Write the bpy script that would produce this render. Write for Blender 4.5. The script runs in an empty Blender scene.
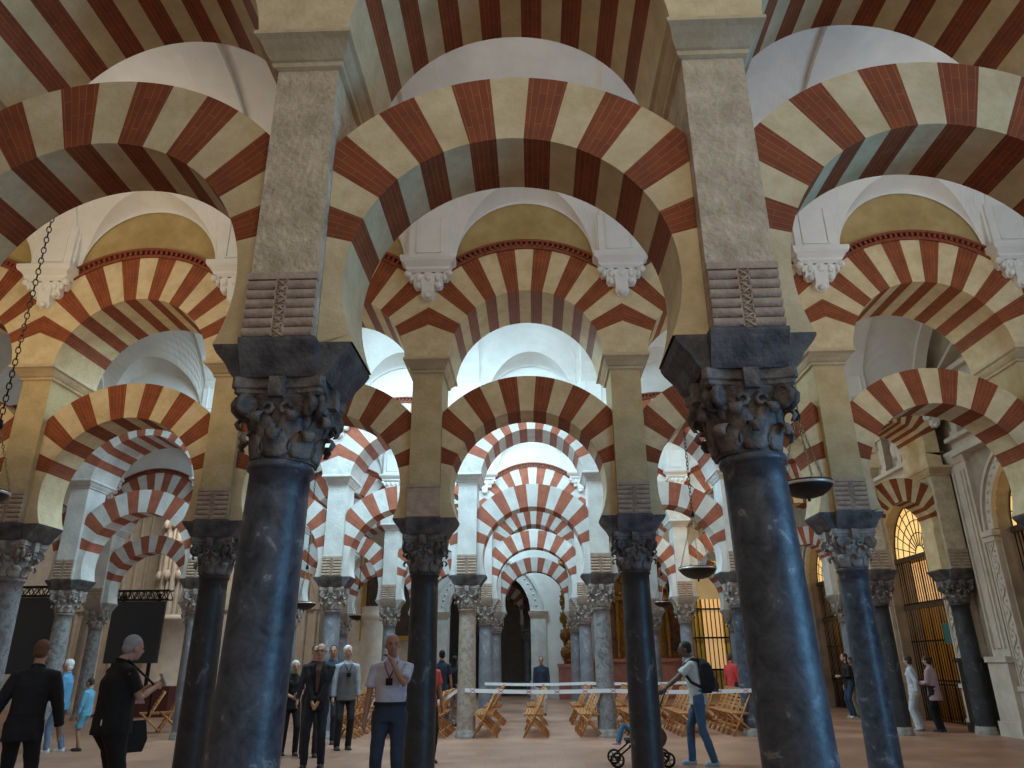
import bpy, bmesh, math, random
from mathutils import Vector, Matrix
random.seed(7)
C = bpy.context.scene.collection
PI = math.pi
R_ = math.radians

# ------------------------------------------------------------------ helpers
class MB:
    """collects faces into ONE mesh"""
    def __init__(s):
        s.v = []; s.f = []; s.m = []; s.uv = []; s.sm = []
    def face(s, pts, mat=0, uv=None, smooth=False):
        b = len(s.v); s.v.extend([tuple(p) for p in pts]); s.f.append(tuple(range(b, b+len(pts))))
        s.m.append(mat); s.uv.append(uv); s.sm.append(smooth)
    def add(s, verts, faces, mat=0, smooth=False, M=None):
        b = len(s.v)
        s.v.extend([tuple(M @ Vector(p)) if M else tuple(p) for p in verts])
        for f in faces:
            s.f.append(tuple(i+b for i in f)); s.m.append(mat); s.uv.append(None); s.sm.append(smooth)
    def box(s, x0, x1, y0, y1, z0, z1, mat=0, M=None):
        v = [(x0,y0,z0),(x1,y0,z0),(x1,y1,z0),(x0,y1,z0),(x0,y0,z1),(x1,y0,z1),(x1,y1,z1),(x0,y1,z1)]
        s.add(v, [(0,3,2,1),(4,5,6,7),(0,1,5,4),(1,2,6,5),(2,3,7,6),(3,0,4,7)], mat, False, M)
    def frustum(s, a, b, mat=0, M=None):
        """a,b = (x0,x1,y0,y1,z)"""
        v = [(a[0],a[2],a[4]),(a[1],a[2],a[4]),(a[1],a[3],a[4]),(a[0],a[3],a[4]),
             (b[0],b[2],b[4]),(b[1],b[2],b[4]),(b[1],b[3],b[4]),(b[0],b[3],b[4])]
        s.add(v, [(0,3,2,1),(4,5,6,7),(0,1,5,4),(1,2,6,5),(2,3,7,6),(3,0,4,7)], mat, False, M)
    def lathe(s, prof, n=24, mat=0, M=None, smooth=True, cap=True, sx=1, sy=1):
        v = []; f = []
        for r, z in prof:
            for i in range(n):
                a = 2*PI*i/n; v.append((r*math.cos(a)*sx, r*math.sin(a)*sy, z))
        for k in range(len(prof)-1):
            for i in range(n):
                j = (i+1) % n
                f.append((k*n+i, k*n+j, (k+1)*n+j, (k+1)*n+i))
        s.add(v, f, mat, smooth, M)
        if cap:
            s.add(v[:n], [tuple(range(n-1,-1,-1))], mat, False, M)
            s.add(v[-n:], [tuple(range(n))], mat, False, M)
    def loft(s, rings, mat=0, smooth=False, cap=True):
        n = len(rings[0]); v = [p for r in rings for p in r]; f = []
        for k in range(len(rings)-1):
            for i in range(n):
                j = (i+1) % n
                f.append((k*n+i, k*n+j, (k+1)*n+j, (k+1)*n+i))
        if cap:
            f.append(tuple(range(n-1,-1,-1))); f.append(tuple((len(rings)-1)*n+i for i in range(n)))
        s.add(v, f, mat, smooth)
    def tube(s, pts, radii, n=8, mat=0, smooth=True, flat=None):
        pts = [Vector(p) for p in pts]
        if not isinstance(radii, (list, tuple)): radii = [radii]*len(pts)
        rings = []; prev = None
        for i, p in enumerate(pts):
            t = (pts[min(i+1,len(pts)-1)] - pts[max(i-1,0)])
            if t.length < 1e-9: t = Vector((0,0,1))
            t.normalize()
            if prev is None:
                a = Vector((0,1,0)) if abs(t.y) < .9 else Vector((1,0,0))
                u = (a - t*a.dot(t)).normalized()
            else:
                u = (prev - t*prev.dot(t)).normalized()
            prev = u; w = t.cross(u)
            r = radii[i]; ra, rb = r if isinstance(r, (tuple, list)) else (r, r)
            rings.append([tuple(p + u*(ra*math.cos(2*PI*k/n)) + w*(rb*math.sin(2*PI*k/n))) for k in range(n)])
        s.loft(rings, mat, smooth)
    def ball(s, c, r, mat=0, n=12, m=8):
        rx, ry, rz = r if isinstance(r, (tuple, list)) else (r, r, r)
        v = []; f = []
        for k in range(1, m):
            a = PI*k/m
            for i in range(n):
                b = 2*PI*i/n
                v.append((c[0]+rx*math.sin(a)*math.cos(b), c[1]+ry*math.sin(a)*math.sin(b), c[2]+rz*math.cos(a)))
        for k in range(m-2):
            for i in range(n):
                j = (i+1) % n
                f.append((k*n+i, (k+1)*n+i, (k+1)*n+j, k*n+j))
        t = len(v); v.append((c[0],c[1],c[2]+rz)); v.append((c[0],c[1],c[2]-rz))
        for i in range(n):
            j = (i+1) % n
            f.append((t, i, j)); f.append((t+1, (m-2)*n+j, (m-2)*n+i))
        s.add(v, f, mat, True)
    def mesh(s, name, mats):
        me = bpy.data.meshes.new(name); me.from_pydata(s.v, [], s.f)
        for m in mats: me.materials.append(m)
        me.polygons.foreach_set('material_index', s.m)
        me.polygons.foreach_set('use_smooth', s.sm)
        if any(u for u in s.uv):
            l = me.uv_layers.new(name='UVMap'); k = 0
            for fi, f in enumerate(s.f):
                u = s.uv[fi]
                for q in range(len(f)):
                    l.data[k].uv = u[q] if u else (0, 0)
                    k += 1
        me.validate(); me.update()
        return me

def link(name, me, parent=None, loc=(0,0,0), rz=0, label=None, cat=None, group=None, kind=None, sx=1):
    o = bpy.data.objects.new(name, me); C.objects.link(o)
    o.location = loc; o.rotation_euler = (0,0,rz)
    if sx != 1: o.scale = (sx,1,1)
    if parent: o.parent = parent
    if label: o['label'] = label
    if cat: o['category'] = cat
    if group: o['group'] = group
    if kind: o['kind'] = kind
    return o
def struct(name, me, **k): return link(name, me, kind='structure', **k)
def thing(name, label, cat, loc=(0,0,0), rz=0, group=None):
    return link(name, None, loc=loc, rz=rz, label=label, cat=cat, group=group)

# ------------------------------------------------------------------ materials
def mat(name, col, rough=.7, metal=0, noise=0, nscale=4, col2=None, bump=0, bscale=30, emis=None, estr=0, detail=6, spec=None, thr=None, alpha=None):
    m = bpy.data.materials.new(name); m.use_nodes = True
    nt = m.node_tree; b = nt.nodes['Principled BSDF']
    b.inputs['Base Color'].default_value = (*col, 1); b.inputs['Roughness'].default_value = rough
    b.inputs['Metallic'].default_value = metal
    if spec is not None: b.inputs['Specular IOR Level'].default_value = spec
    if alpha is not None: b.inputs['Alpha'].default_value = alpha
    tc = nt.nodes.new('ShaderNodeTexCoord')
    if col2:
        n = nt.nodes.new('ShaderNodeTexNoise'); n.inputs['Scale'].default_value = nscale; n.inputs['Detail'].default_value = detail
        n.inputs['Roughness'].default_value = .65
        r = nt.nodes.new('ShaderNodeValToRGB'); lo, hi = thr or (.35, .65)
        r.color_ramp.elements[0].position = lo; r.color_ramp.elements[1].position = hi
        r.color_ramp.elements[0].color = (*col, 1); r.color_ramp.elements[1].color = (*col2, 1)
        nt.links.new(tc.outputs['Object'], n.inputs['Vector']); nt.links.new(n.outputs['Fac'], r.inputs['Fac'])
        nt.links.new(r.outputs['Color'], b.inputs['Base Color'])
    if bump:
        n2 = nt.nodes.new('ShaderNodeTexNoise'); n2.inputs['Scale'].default_value = bscale; n2.inputs['Detail'].default_value = 5
        bp = nt.nodes.new('ShaderNodeBump'); bp.inputs['Strength'].default_value = bump; bp.inputs['Distance'].default_value = .02
        nt.links.new(tc.outputs['Object'], n2.inputs['Vector']); nt.links.new(n2.outputs['Fac'], bp.inputs['Height'])
        nt.links.new(bp.outputs['Normal'], b.inputs['Normal'])
    if emis:
        b.inputs['Emission Color'].default_value = (*emis, 1); b.inputs['Emission Strength'].default_value = estr
    return m

def brick_red(name, c1, c2, mortar):
    m = bpy.data.materials.new(name); m.use_nodes = True; nt = m.node_tree; b = nt.nodes['Principled BSDF']
    b.inputs['Roughness'].default_value = .75
    uv = nt.nodes.new('ShaderNodeUVMap'); uv.uv_map = 'UVMap'
    br = nt.nodes.new('ShaderNodeTexBrick'); br.inputs['Scale'].default_value = 1
    br.inputs['Brick Width'].default_value = .29; br.inputs['Row Height'].default_value = .052
    br.inputs['Mortar Size'].default_value = .0022; br.inputs['Mortar Smooth'].default_value = .4
    br.inputs['Color1'].default_value = (*c1, 1); br.inputs['Color2'].default_value = (*c2, 1); br.inputs['Mortar'].default_value = (*mortar, 1)
    br.inputs['Bias'].default_value = -.2
    nt.links.new(uv.outputs['UV'], br.inputs['Vector'])
    tc = nt.nodes.new('ShaderNodeTexCoord'); n = nt.nodes.new('ShaderNodeTexNoise'); n.inputs['Scale'].default_value = 5; n.inputs['Detail'].default_value = 7
    nt.links.new(tc.outputs['Object'], n.inputs['Vector'])
    r = nt.nodes.new('ShaderNodeValToRGB'); r.color_ramp.elements[0].position = .3; r.color_ramp.elements[1].position = .7
    r.color_ramp.elements[0].color = (.68,.66,.66,1); r.color_ramp.elements[1].color = (1.15,1.1,1.05,1)
    nt.links.new(n.outputs['Fac'], r.inputs['Fac'])
    mx = nt.nodes.new('ShaderNodeMixRGB'); mx.blend_type = 'MULTIPLY'; mx.inputs['Fac'].default_value = .8
    nt.links.new(br.outputs['Color'], mx.inputs[1]); nt.links.new(r.outputs['Color'], mx.inputs[2])
    nt.links.new(mx.outputs['Color'], b.inputs['Base Color'])
    bp = nt.nodes.new('ShaderNodeBump'); bp.inputs['Strength'].default_value = .3; bp.inputs['Distance'].default_value = .01
    nt.links.new(n.outputs['Fac'], bp.inputs['Height']); nt.links.new(bp.outputs['Normal'], b.inputs['Normal'])
    return m

def marble(name, c1, c2, vein, rough=.3, scale=2.2):
    m = bpy.data.materials.new(name); m.use_nodes = True; nt = m.node_tree; b = nt.nodes['Principled BSDF']
    tc = nt.nodes.new('ShaderNodeTexCoord')
    n = nt.nodes.new('ShaderNodeTexNoise'); n.inputs['Scale'].default_value = scale; n.inputs['Detail'].default_value = 10; n.inputs['Roughness'].default_value = .7
    n.inputs['Distortion'].default_value = .6
    nt.links.new(tc.outputs['Object'], n.inputs['Vector'])
    r = nt.nodes.new('ShaderNodeValToRGB'); e = r.color_ramp.elements
    e[0].position = .35; e[0].color = (*c1,1); e[1].position = .6; e[1].color = (*c2,1)
    v = e.new(.64); v.color = (*vein,1); w = e.new(.67); w.color = (*c2,1)
    nt.links.new(n.outputs['Fac'], r.inputs['Fac']); nt.links.new(r.outputs['Color'], b.inputs['Base Color'])
    n2 = nt.nodes.new('ShaderNodeTexNoise'); n2.inputs['Scale'].default_value = 14; n2.inputs['Detail'].default_value = 8
    nt.links.new(tc.outputs['Object'], n2.inputs['Vector'])
    mr = nt.nodes.new('ShaderNodeMapRange'); mr.inputs['To Min'].default_value = rough-.08; mr.inputs['To Max'].default_value = rough+.2
    nt.links.new(n2.outputs['Fac'], mr.inputs['Value']); nt.links.new(mr.outputs['Result'], b.inputs['Roughness'])
    bp = nt.nodes.new('ShaderNodeBump'); bp.inputs['Strength'].default_value = .35; bp.inputs['Distance'].default_value = .012
    nt.links.new(n2.outputs['Fac'], bp.inputs['Height']); nt.links.new(bp.outputs['Normal'], b.inputs['Normal'])
    return m

M = {}
M['stone'] = mat('cream_limestone', (.50,.40,.25), .85, col2=(.66,.55,.37), nscale=2.5, bump=.5, bscale=18)
M['pier'] = mat('tooled_limestone', (.42,.345,.24), .9, col2=(.66,.56,.42), nscale=5, bump=1.0, bscale=26)
M['pier_warmlit'] = mat('warm_lit_tooled_limestone', (.46,.36,.19), .9, col2=(.58,.47,.27), nscale=3, bump=.7, bscale=26)  # second-row pier stone, yellowed by warm lamplight put into its colour
M['roll'] = mat('weathered_corbel_stone', (.36,.26,.20), .85, col2=(.50,.40,.31), nscale=7, bump=.5, bscale=35)
M['cream'] = mat('voussoir_limestone', (.56,.44,.25), .85, col2=(.72,.60,.38), nscale=3.5, bump=.35, bscale=22)
M['ochre'] = mat('ochre_plaster', (.34,.24,.09), .9, col2=(.48,.36,.16), nscale=1.6, bump=.1, bscale=10)
M['red'] = brick_red('red_brick_voussoir', (.23,.052,.013), (.29,.070,.018), (.38,.18,.08))
M['red_lit'] = brick_red('red_brick_voussoir_lit', (.34,.10,.055), (.41,.13,.075), (.44,.2,.13))  # paler copy of the red brick, bright light and haze mixed into its colour
M['dentil'] = mat('red_dentil_brick', (.20,.045,.02), .8, col2=(.27,.07,.03), nscale=9)
M['white'] = mat('white_plaster', (.68,.68,.66), .8, col2=(.80,.80,.78), nscale=1.2, bump=.06, bscale=8)
M['palestone'] = mat('pale_stone', (.50,.44,.37), .85, col2=(.64,.58,.50), nscale=2.5, bump=.3, bscale=14)
M['wallstone'] = mat('brown_grey_wall_stone', (.30,.25,.20), .85, col2=(.42,.36,.29), nscale=2.5, bump=.4, bscale=14)
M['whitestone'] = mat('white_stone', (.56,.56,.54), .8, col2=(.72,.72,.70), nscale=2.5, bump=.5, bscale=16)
M['impost'] = mat('dark_impost_marble', (.04,.04,.045), .6, col2=(.13,.128,.13), nscale=6, bump=.5, bscale=30)
M['impost_l'] = mat('grey_impost_stone', (.30,.28,.26), .75, col2=(.42,.40,.38), nscale=5, bump=.3, bscale=30)
M['cap_d'] = mat('dark_capital_marble', (.06,.055,.052), .75, col2=(.24,.215,.20), nscale=6, bump=.7, bscale=34)
M['cap_l'] = mat('pale_capital_marble', (.20,.18,.16), .75, col2=(.42,.39,.36), nscale=6, bump=.3, bscale=24)
M['sh_dark'] = marble('dark_blue_marble', (.018,.024,.036), (.085,.10,.13), (.26,.28,.31), .36, 5.5)
M['sh_black'] = marble('black_veined_marble', (.014,.014,.016), (.040,.040,.044), (.16,.16,.16), .42, 3.4)
M['sh_grey'] = marble('grey_blue_marble', (.13,.145,.17), (.24,.26,.30), (.40,.42,.45), .38, 2.5)
M['sh_tan'] = marble('tan_granite', (.24,.19,.15), (.46,.39,.33), (.16,.14,.12), .5, 9)
M['sh_speck'] = marble('speckled_grey_granite', (.10,.10,.10), (.32,.32,.33), (.05,.05,.05), .45, 7)
M['iron'] = mat('black_iron', (.012,.011,.010), .45, .6)
M['brass'] = mat('brass_chain', (.42,.33,.18), .35, .9)
M['rim'] = mat('pale_metal_rim', (.75,.72,.65), .3, .6)
M['bowl'] = mat('dark_lamp_glass', (.010,.008,.007), .5)
M['wood'] = mat('varnished_beech', (.42,.17,.05), .5, col2=(.56,.26,.085), nscale=6)
M['wood_d'] = mat('dark_wood', (.045,.025,.014), .5, col2=(.08,.045,.02), nscale=4)
M['tape'] = mat('white_barrier_tape', (.80,.82,.85), .5)
M['tape_r'] = mat('red_tape_marks', (.5,.12,.14), .5)
M['screen'] = mat('blank_screen_panel', (.045,.052,.066), .4)
M['truss'] = mat('black_truss', (.02,.02,.02), .5, .5)
M['redbase'] = mat('dark_red_panel', (.10,.022,.018), .6)
M['pinkmark'] = mat('pale_pink_mark', (.45,.30,.34), .6)
M['black'] = mat('black_marble', (.012,.012,.013), .3, col2=(.03,.03,.03), nscale=5)
M['gold'] = mat('gilded_carving', (.32,.16,.04), .4, .7, col2=(.16,.07,.02), nscale=9, bump=1, bscale=18)
M['goldframe'] = mat('gilt_frame', (.55,.36,.10), .35, .8)
M['paint_d'] = mat('dark_oil_painting', (.02,.018,.015), .4, col2=(.10,.06,.035), nscale=1.5)
M['paint_w'] = mat('warm_altar_painting', (.30,.11,.035), .5, col2=(.02,.012,.01), nscale=2.2)
M['redmarble'] = mat('red_marble', (.32,.12,.10), .5, col2=(.42,.18,.15), nscale=4)
M['teal'] = mat('teal_sign', (.02,.12,.11), .5)
M['glow'] = mat('lit_leaded_glass', (.8,.6,.25), .5, emis=(1,.62,.22), estr=.85)
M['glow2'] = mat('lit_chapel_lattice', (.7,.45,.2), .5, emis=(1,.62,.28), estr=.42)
M['lamp'] = mat('lamp_flame', (1,.8,.5), .5, emis=(1,.75,.4), estr=25)
M['yellowwall'] = mat('yellow_chapel_plaster', (.62,.46,.12), .8, col2=(.70,.55,.2), nscale=3)

# floor: terracotta slabs
def floor_mat():
    m = bpy.data.materials.new('pink_clay_paving'); m.use_nodes = True; nt = m.node_tree; b = nt.nodes['Principled BSDF']
    tc = nt.nodes.new('ShaderNodeTexCoord'); br = nt.nodes.new('ShaderNodeTexBrick')
    br.inputs['Scale'].default_value = 1; br.inputs['Brick Width'].default_value = .55; br.inputs['Row Height'].default_value = .55
    br.inputs['Color1'].default_value = (.36,.19,.125,1); br.inputs['Color2'].default_value = (.43,.24,.165,1)
    br.inputs['Mortar'].default_value = (.30,.17,.12,1); br.inputs['Mortar Size'].default_value = .008
    nt.links.new(tc.outputs['Object'], br.inputs['Vector'])
    n = nt.nodes.new('ShaderNodeTexNoise'); n.inputs['Scale'].default_value = .7; n.inputs['Detail'].default_value = 8
    nt.links.new(tc.outputs['Object'], n.inputs['Vector'])
    r = nt.nodes.new('ShaderNodeValToRGB'); r.color_ramp.elements[0].position = .35; r.color_ramp.elements[1].position = .7
    r.color_ramp.elements[0].color = (.75,.72,.7,1); r.color_ramp.elements[1].color = (1.15,1.15,1.15,1)
    nt.links.new(n.outputs['Fac'], r.inputs['Fac'])
    mx = nt.nodes.new('ShaderNodeMixRGB'); mx.blend_type = 'MULTIPLY'; mx.inputs['Fac'].default_value = 1
    nt.links.new(br.outputs['Color'], mx.inputs[1]); nt.links.new(r.outputs['Color'], mx.inputs[2])
    nt.links.new(mx.outputs['Color'], b.inputs['Base Color']); b.inputs['Roughness'].default_value = .42
    return m
M['floor'] = floor_mat()

# ------------------------------------------------------------------ layout
ROW_Y = {1: 4.72, 2: 10.98, 3: 18.35, 4: 25.15, 5: 31.9}
COLX = {1: [-4.7,-1.62,1.46,4.6],
        2: [-10.9,-7.8,-4.70,-1.57,1.51,4.64,7.75,10.1],
        3: [-14.8,-11.48,-8.17,-4.87,-1.59,1.63,4.93,8.22,10.1],
        4: [-14.6,-11.35,-8.05,-4.77,-1.60,1.66,4.93,8.2,10.1],
        5: [-8.0,-4.8,-1.6,1.67,4.93,8.2]}
ROWN = {1:'nearest arcade', 2:'second arcade', 3:'third arcade', 4:'fourth arcade', 5:'farthest arcade'}
NUM = ['', 'first', 'second', 'third', 'fourth', 'fifth', 'sixth']
def colword(row, x):
    xs = COLX[row]
    L = sorted([q for q in xs if q < 0], reverse=True); Rr = sorted([q for q in xs if q >= 0])
    if x < 0: return '%s left of the centre aisle' % NUM[L.index(x)+1]
    return '%s right of the centre aisle' % NUM[Rr.index(x)+1]
def bayword(row, i):
    xs = COLX[row]; c = (xs[i]+xs[i+1])/2
    mids = [(xs[k]+xs[k+1])/2 for k in range(len(xs)-1)]
    if abs(c) < 1: return 'over the centre aisle'
    if c < 0:
        L = sorted([q for q in mids if q < -1], reverse=True); return '%s bay left of centre' % NUM[L.index(c)+1]
    Rr = sorted([q for q in mids if q > 1]); return '%s bay right of centre' % NUM[Rr.index(c)+1]

# ------------------------------------------------------------------ masonry meshes
Z_SH = 2.80; Z_CAP = 3.33; Z_IMP = 3.57; Z_ROLL = 4.04; Z_COR = 5.83; Z_COR2 = 6.03

def shaft_mesh(name, m, r=.205, base=True, seed=0):
    b = MB(); prof = []
    for k in range(17):
        t = k/16; z = .0 + t*(Z_SH-.05)
        prof.append((r*(1.06 - .10*t**1.4), z))
    prof += [(r*1.04, Z_SH-.05), (r*1.07, Z_SH-.025), (r*1.04, Z_SH)]
    b.lathe(prof, 40, 0)
    return b.mesh(name, [m])
def base_mesh(m, r=.205):
    b = MB()
    b.lathe([(r*1.22,0),(r*1.22,.05),(r*1.18,.06),(r*1.16,.10),(r*1.13,.14),(r*1.09,.15),(r*1.09,.17)], 36, 0)
    return b.mesh('base', [m])

def capital_mesh(m, big=False):
    b = MB(); h = Z_CAP - Z_SH; vol = MB()
    prof = [(.20,0),(.215,.03),(.21,.08),(.215,.2),(.24,.32),(.28,.40),(.29,.42)]
    b.lathe(prof, 28, 0)
    def leaf(ang, z0, z1, r0, r1, w, curl, th=.025):
        ca, sa = math.cos(ang), math.sin(ang)
        path = []
        n = 7
        for k in range(n+1):
            t = k/n
            r = r0 + (r1-r0)*t**2; z = z0 + (z1-z0)*t
            path.append((r, z, w*(.75+.5*math.sin(PI*min(1,t*1.05)))*(1 if t < .9 else .8)))
        path.append((r1+curl*.8, z1+.005, w*.7)); path.append((r1+curl*1.15, z1-.03, w*.55)); path.append((r1+curl*.8, z1-.065, w*.35))
        rings = []
        for r, z, ww in path:
            ring = []
            for (u, d) in ((-1,-.4),(-.5,.5),(0,.9),(.5,.5),(1,-.4),(0,-.6)):
                rr = r + d*th; tt = u*ww/2
                ring.append((rr*ca - tt*sa, rr*sa + tt*ca, z))
            rings.append(ring)
        b.loft(rings, 0, True)
    for k in range(8): leaf(2*PI*k/8, .01, .17, .215, .25, .17, .06, .02)
    for k in range(8): leaf(2*PI*(k+.5)/8, .06, .29, .215, .265, .16, .06, .02)
    # corner volutes
    for k in range(1):
        a = PI/4 + k*PI/2
        R0 = .30; cz = .36
        d = Vector((math.cos(a), math.sin(a), 0)); s = Vector((-math.sin(a), math.cos(a), 0))
        for sg in (-1, 1):
            pts = []; rad = []
            for q in range(16):
                t = q/15; an = -PI*.6 + t*PI*3.1; rr = .075*(1-.75*t)
                c = d*(R0+.015) + s*(sg*.035)
                p = c + d*(rr*math.cos(an)) + Vector((0,0,cz + rr*math.sin(an)))
                pts.append(p); rad.append(.026*(1-.35*t))
            vol.tube(pts, rad, 6)
        M4 = Matrix.Translation(d*(R0+.01) + Vector((0,0,cz))) @ Matrix.Rotation(a, 4, 'Z') @ Matrix.Rotation(PI/2, 4, 'X')
        vol.lathe([(.055,-.05),(.06,-.03),(.06,.03),(.055,.05)], 14, 0, M4)
        # stalk from the bell to the volute
        vol.tube([d*.22+Vector((0,0,.20)), d*.26+Vector((0,0,.30)), d*.33+Vector((0,0,.40))], [.03,.032,.03], 6)
    # helices facing each side
    for k in range(4):
        a = k*PI/2; d = Vector((math.cos(a), math.sin(a), 0)); s = Vector((-math.sin(a), math.cos(a), 0))
        for sg in (-1, 1):
            pts = [d*.265 + s*(sg*(.06+.035*math.cos(q*.8))) + Vector((0,0,.33+.035*math.sin(q*.8))) for q in range(8)]
            b.tube(pts, .016, 6)
    # abacus with concave sides
    def aba(R, z, cc):
        pts = []
        for k in range(4):
            a0 = PI/4 + k*PI/2; a1 = a0 + PI/2
            p0 = Vector((math.cos(a0), math.sin(a0), 0))*R; p1 = Vector((math.cos(a1), math.sin(a1), 0))*R
            mdir = Vector((math.cos((a0+a1)/2), math.sin((a0+a1)/2), 0))
            for q in range(7):
                t = .06 + .88*q/6
                p = p0.lerp(p1, t) - mdir*(cc*math.sin(PI*t)); pts.append((p.x, p.y, z))
        return pts
    bell = b.mesh('capital', [m]); b = MB()
    b.loft([aba(.40,.415,.06), aba(.43,.43,.055), aba(.43,.455,.055), aba(.45,.465,.05), aba(.45,h+.004,.05)], 0)
    for k in range(4):
        b.box(-.05,.05,.26,.325,.39,h-.004,0, Matrix.Rotation(k*PI/2,4,'Z'))
    return bell, vol.mesh('volute', [m]), b.mesh('abacus', [m])
def add_capital(caps, t):
    c = link('capital', caps[0], t, (0,0,Z_SH))
    for k in range(4): link('volute', caps[1], c, rz=k*PI/2)
    link('abacus', caps[2], c)
    return c

def impost_mesh(m, wing=.46):
    b = MB()
    def cross(wx, wy, nx, ny, z):   # 12-gon: x wing wx by nx deep, y wing wy by ny wide
        return [(-ny,-wy,z),(ny,-wy,z),(ny,-nx,z),(wx,-nx,z),(wx,nx,z),(ny,nx,z),(ny,wy,z),(-ny,wy,z),(-ny,nx,z),(-wx,nx,z),(-wx,-nx,z),(-ny,-nx,z)]
    rings = [cross(.30,.30,.29,.245,Z_CAP), cross(.33,.32,.295,.25,Z_CAP+.03), cross(wing*.80,.36,.30,.25,Z_CAP+.10),
             cross(wing*.95,.40,.305,.252,Z_CAP+.18), cross(wing,.415,.31,.255,Z_CAP+.22), cross(wing,.415,.31,.255,Z_IMP)]
    b.loft(rings, 0)
    return b.mesh('impost_block', [m])

def roll_mesh(m, plain=False):
    """front face roll corbel panel with a braided strip down its middle"""
    b = MB(); y = -.395; H = Z_ROLL - Z_IMP
    if plain:
        b.box(-.245,.245,-.425,-.38,Z_IMP,Z_ROLL); b.box(-.25,.25,-.44,-.38,Z_ROLL-.04,Z_ROLL)
        return b.mesh('roll_corbel', [m]), None
    b.box(-.236,.236,y-.035,y+.02,Z_ROLL-.05,Z_ROLL)
    n = 6; hh = (H-.05)/n
    for k in range(n):
        z0 = Z_IMP + k*hh
        for x0, x1 in ((-.232,-.038),(.038,.232)):
            rings = []
            for x in (x0, x1):
                ring = []
                for q in range(9):
                    a = -PI/2 + PI*q/8
                    ring.append((x, y-.005-.036*math.cos(a), z0 + hh/2 + hh*.47*math.sin(a)))
                ring.append((x, y+.02, z0+hh*.97)); ring.append((x, y+.02, z0+hh*.03))
                rings.append(ring)
            b.loft(rings, 0)
    rolls = b.mesh('roll_corbel', [m]); b = MB()
    b.box(-.04,.04,y-.02,y+.02,Z_IMP,Z_ROLL-.05)
    nz = 9; st = (H-.06)/nz
    for k in range(nz):
        z0 = Z_IMP + .005 + k*st; s = 1 if k % 2 else -1
        b.tube([(-.032*s, y-.026, z0), (.032*s, y-.026, z0+st)], .009, 5)
        b.tube([(.032*s, y-.024, z0), (-.032*s, y-.024, z0+st)], .006, 5)
    for s in (-1, 1): b.box(s*.036-.005, s*.036+.005, y-.032, y, Z_IMP, Z_ROLL-.05)
    return rolls, b.mesh('braided_strip', [m])

def pier_mesh(m):
    b = MB()
    # slightly irregular ashlar courses, tiny steps between them
    rnd = random.Random(3); z = Z_IMP; zs = [Z_IMP]
    while z < Z_COR-.01:
        z = min(Z_COR, z + .45); zs.append(z)
    for k in range(len(zs)-1):
        e = rnd.uniform(-.003,.0)
        b.box(-.232-e,.232+e,-.398-e,.398+e,zs[k],zs[k+1])
    # the arch feet between the piers' faces
    return b.mesh('stone_pier', [m])
def cornice_mesh(m, hw=.352):
    b = MB()
    def r(wx, wy, z): return [(-wx,-wy,z),(wx,-wy,z),(wx,wy,z),(-wx,wy,z)]
    b.loft([r(.235,.40,Z_COR-.01), r(.265,.43,Z_COR), r(.275,.44,Z_COR+.03), r(.26,.42,Z_COR+.037), r(.28,.45,Z_COR+.05), r(.31,.50,Z_COR+.09),
            r(.33,.57,Z_COR+.13), r(hw+.012,.62,Z_COR+.145), r(hw+.012,.62,Z_COR+.175), r(hw,.60,Z_COR2)], 0)
    return b.mesh('cornice', [m])

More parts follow.
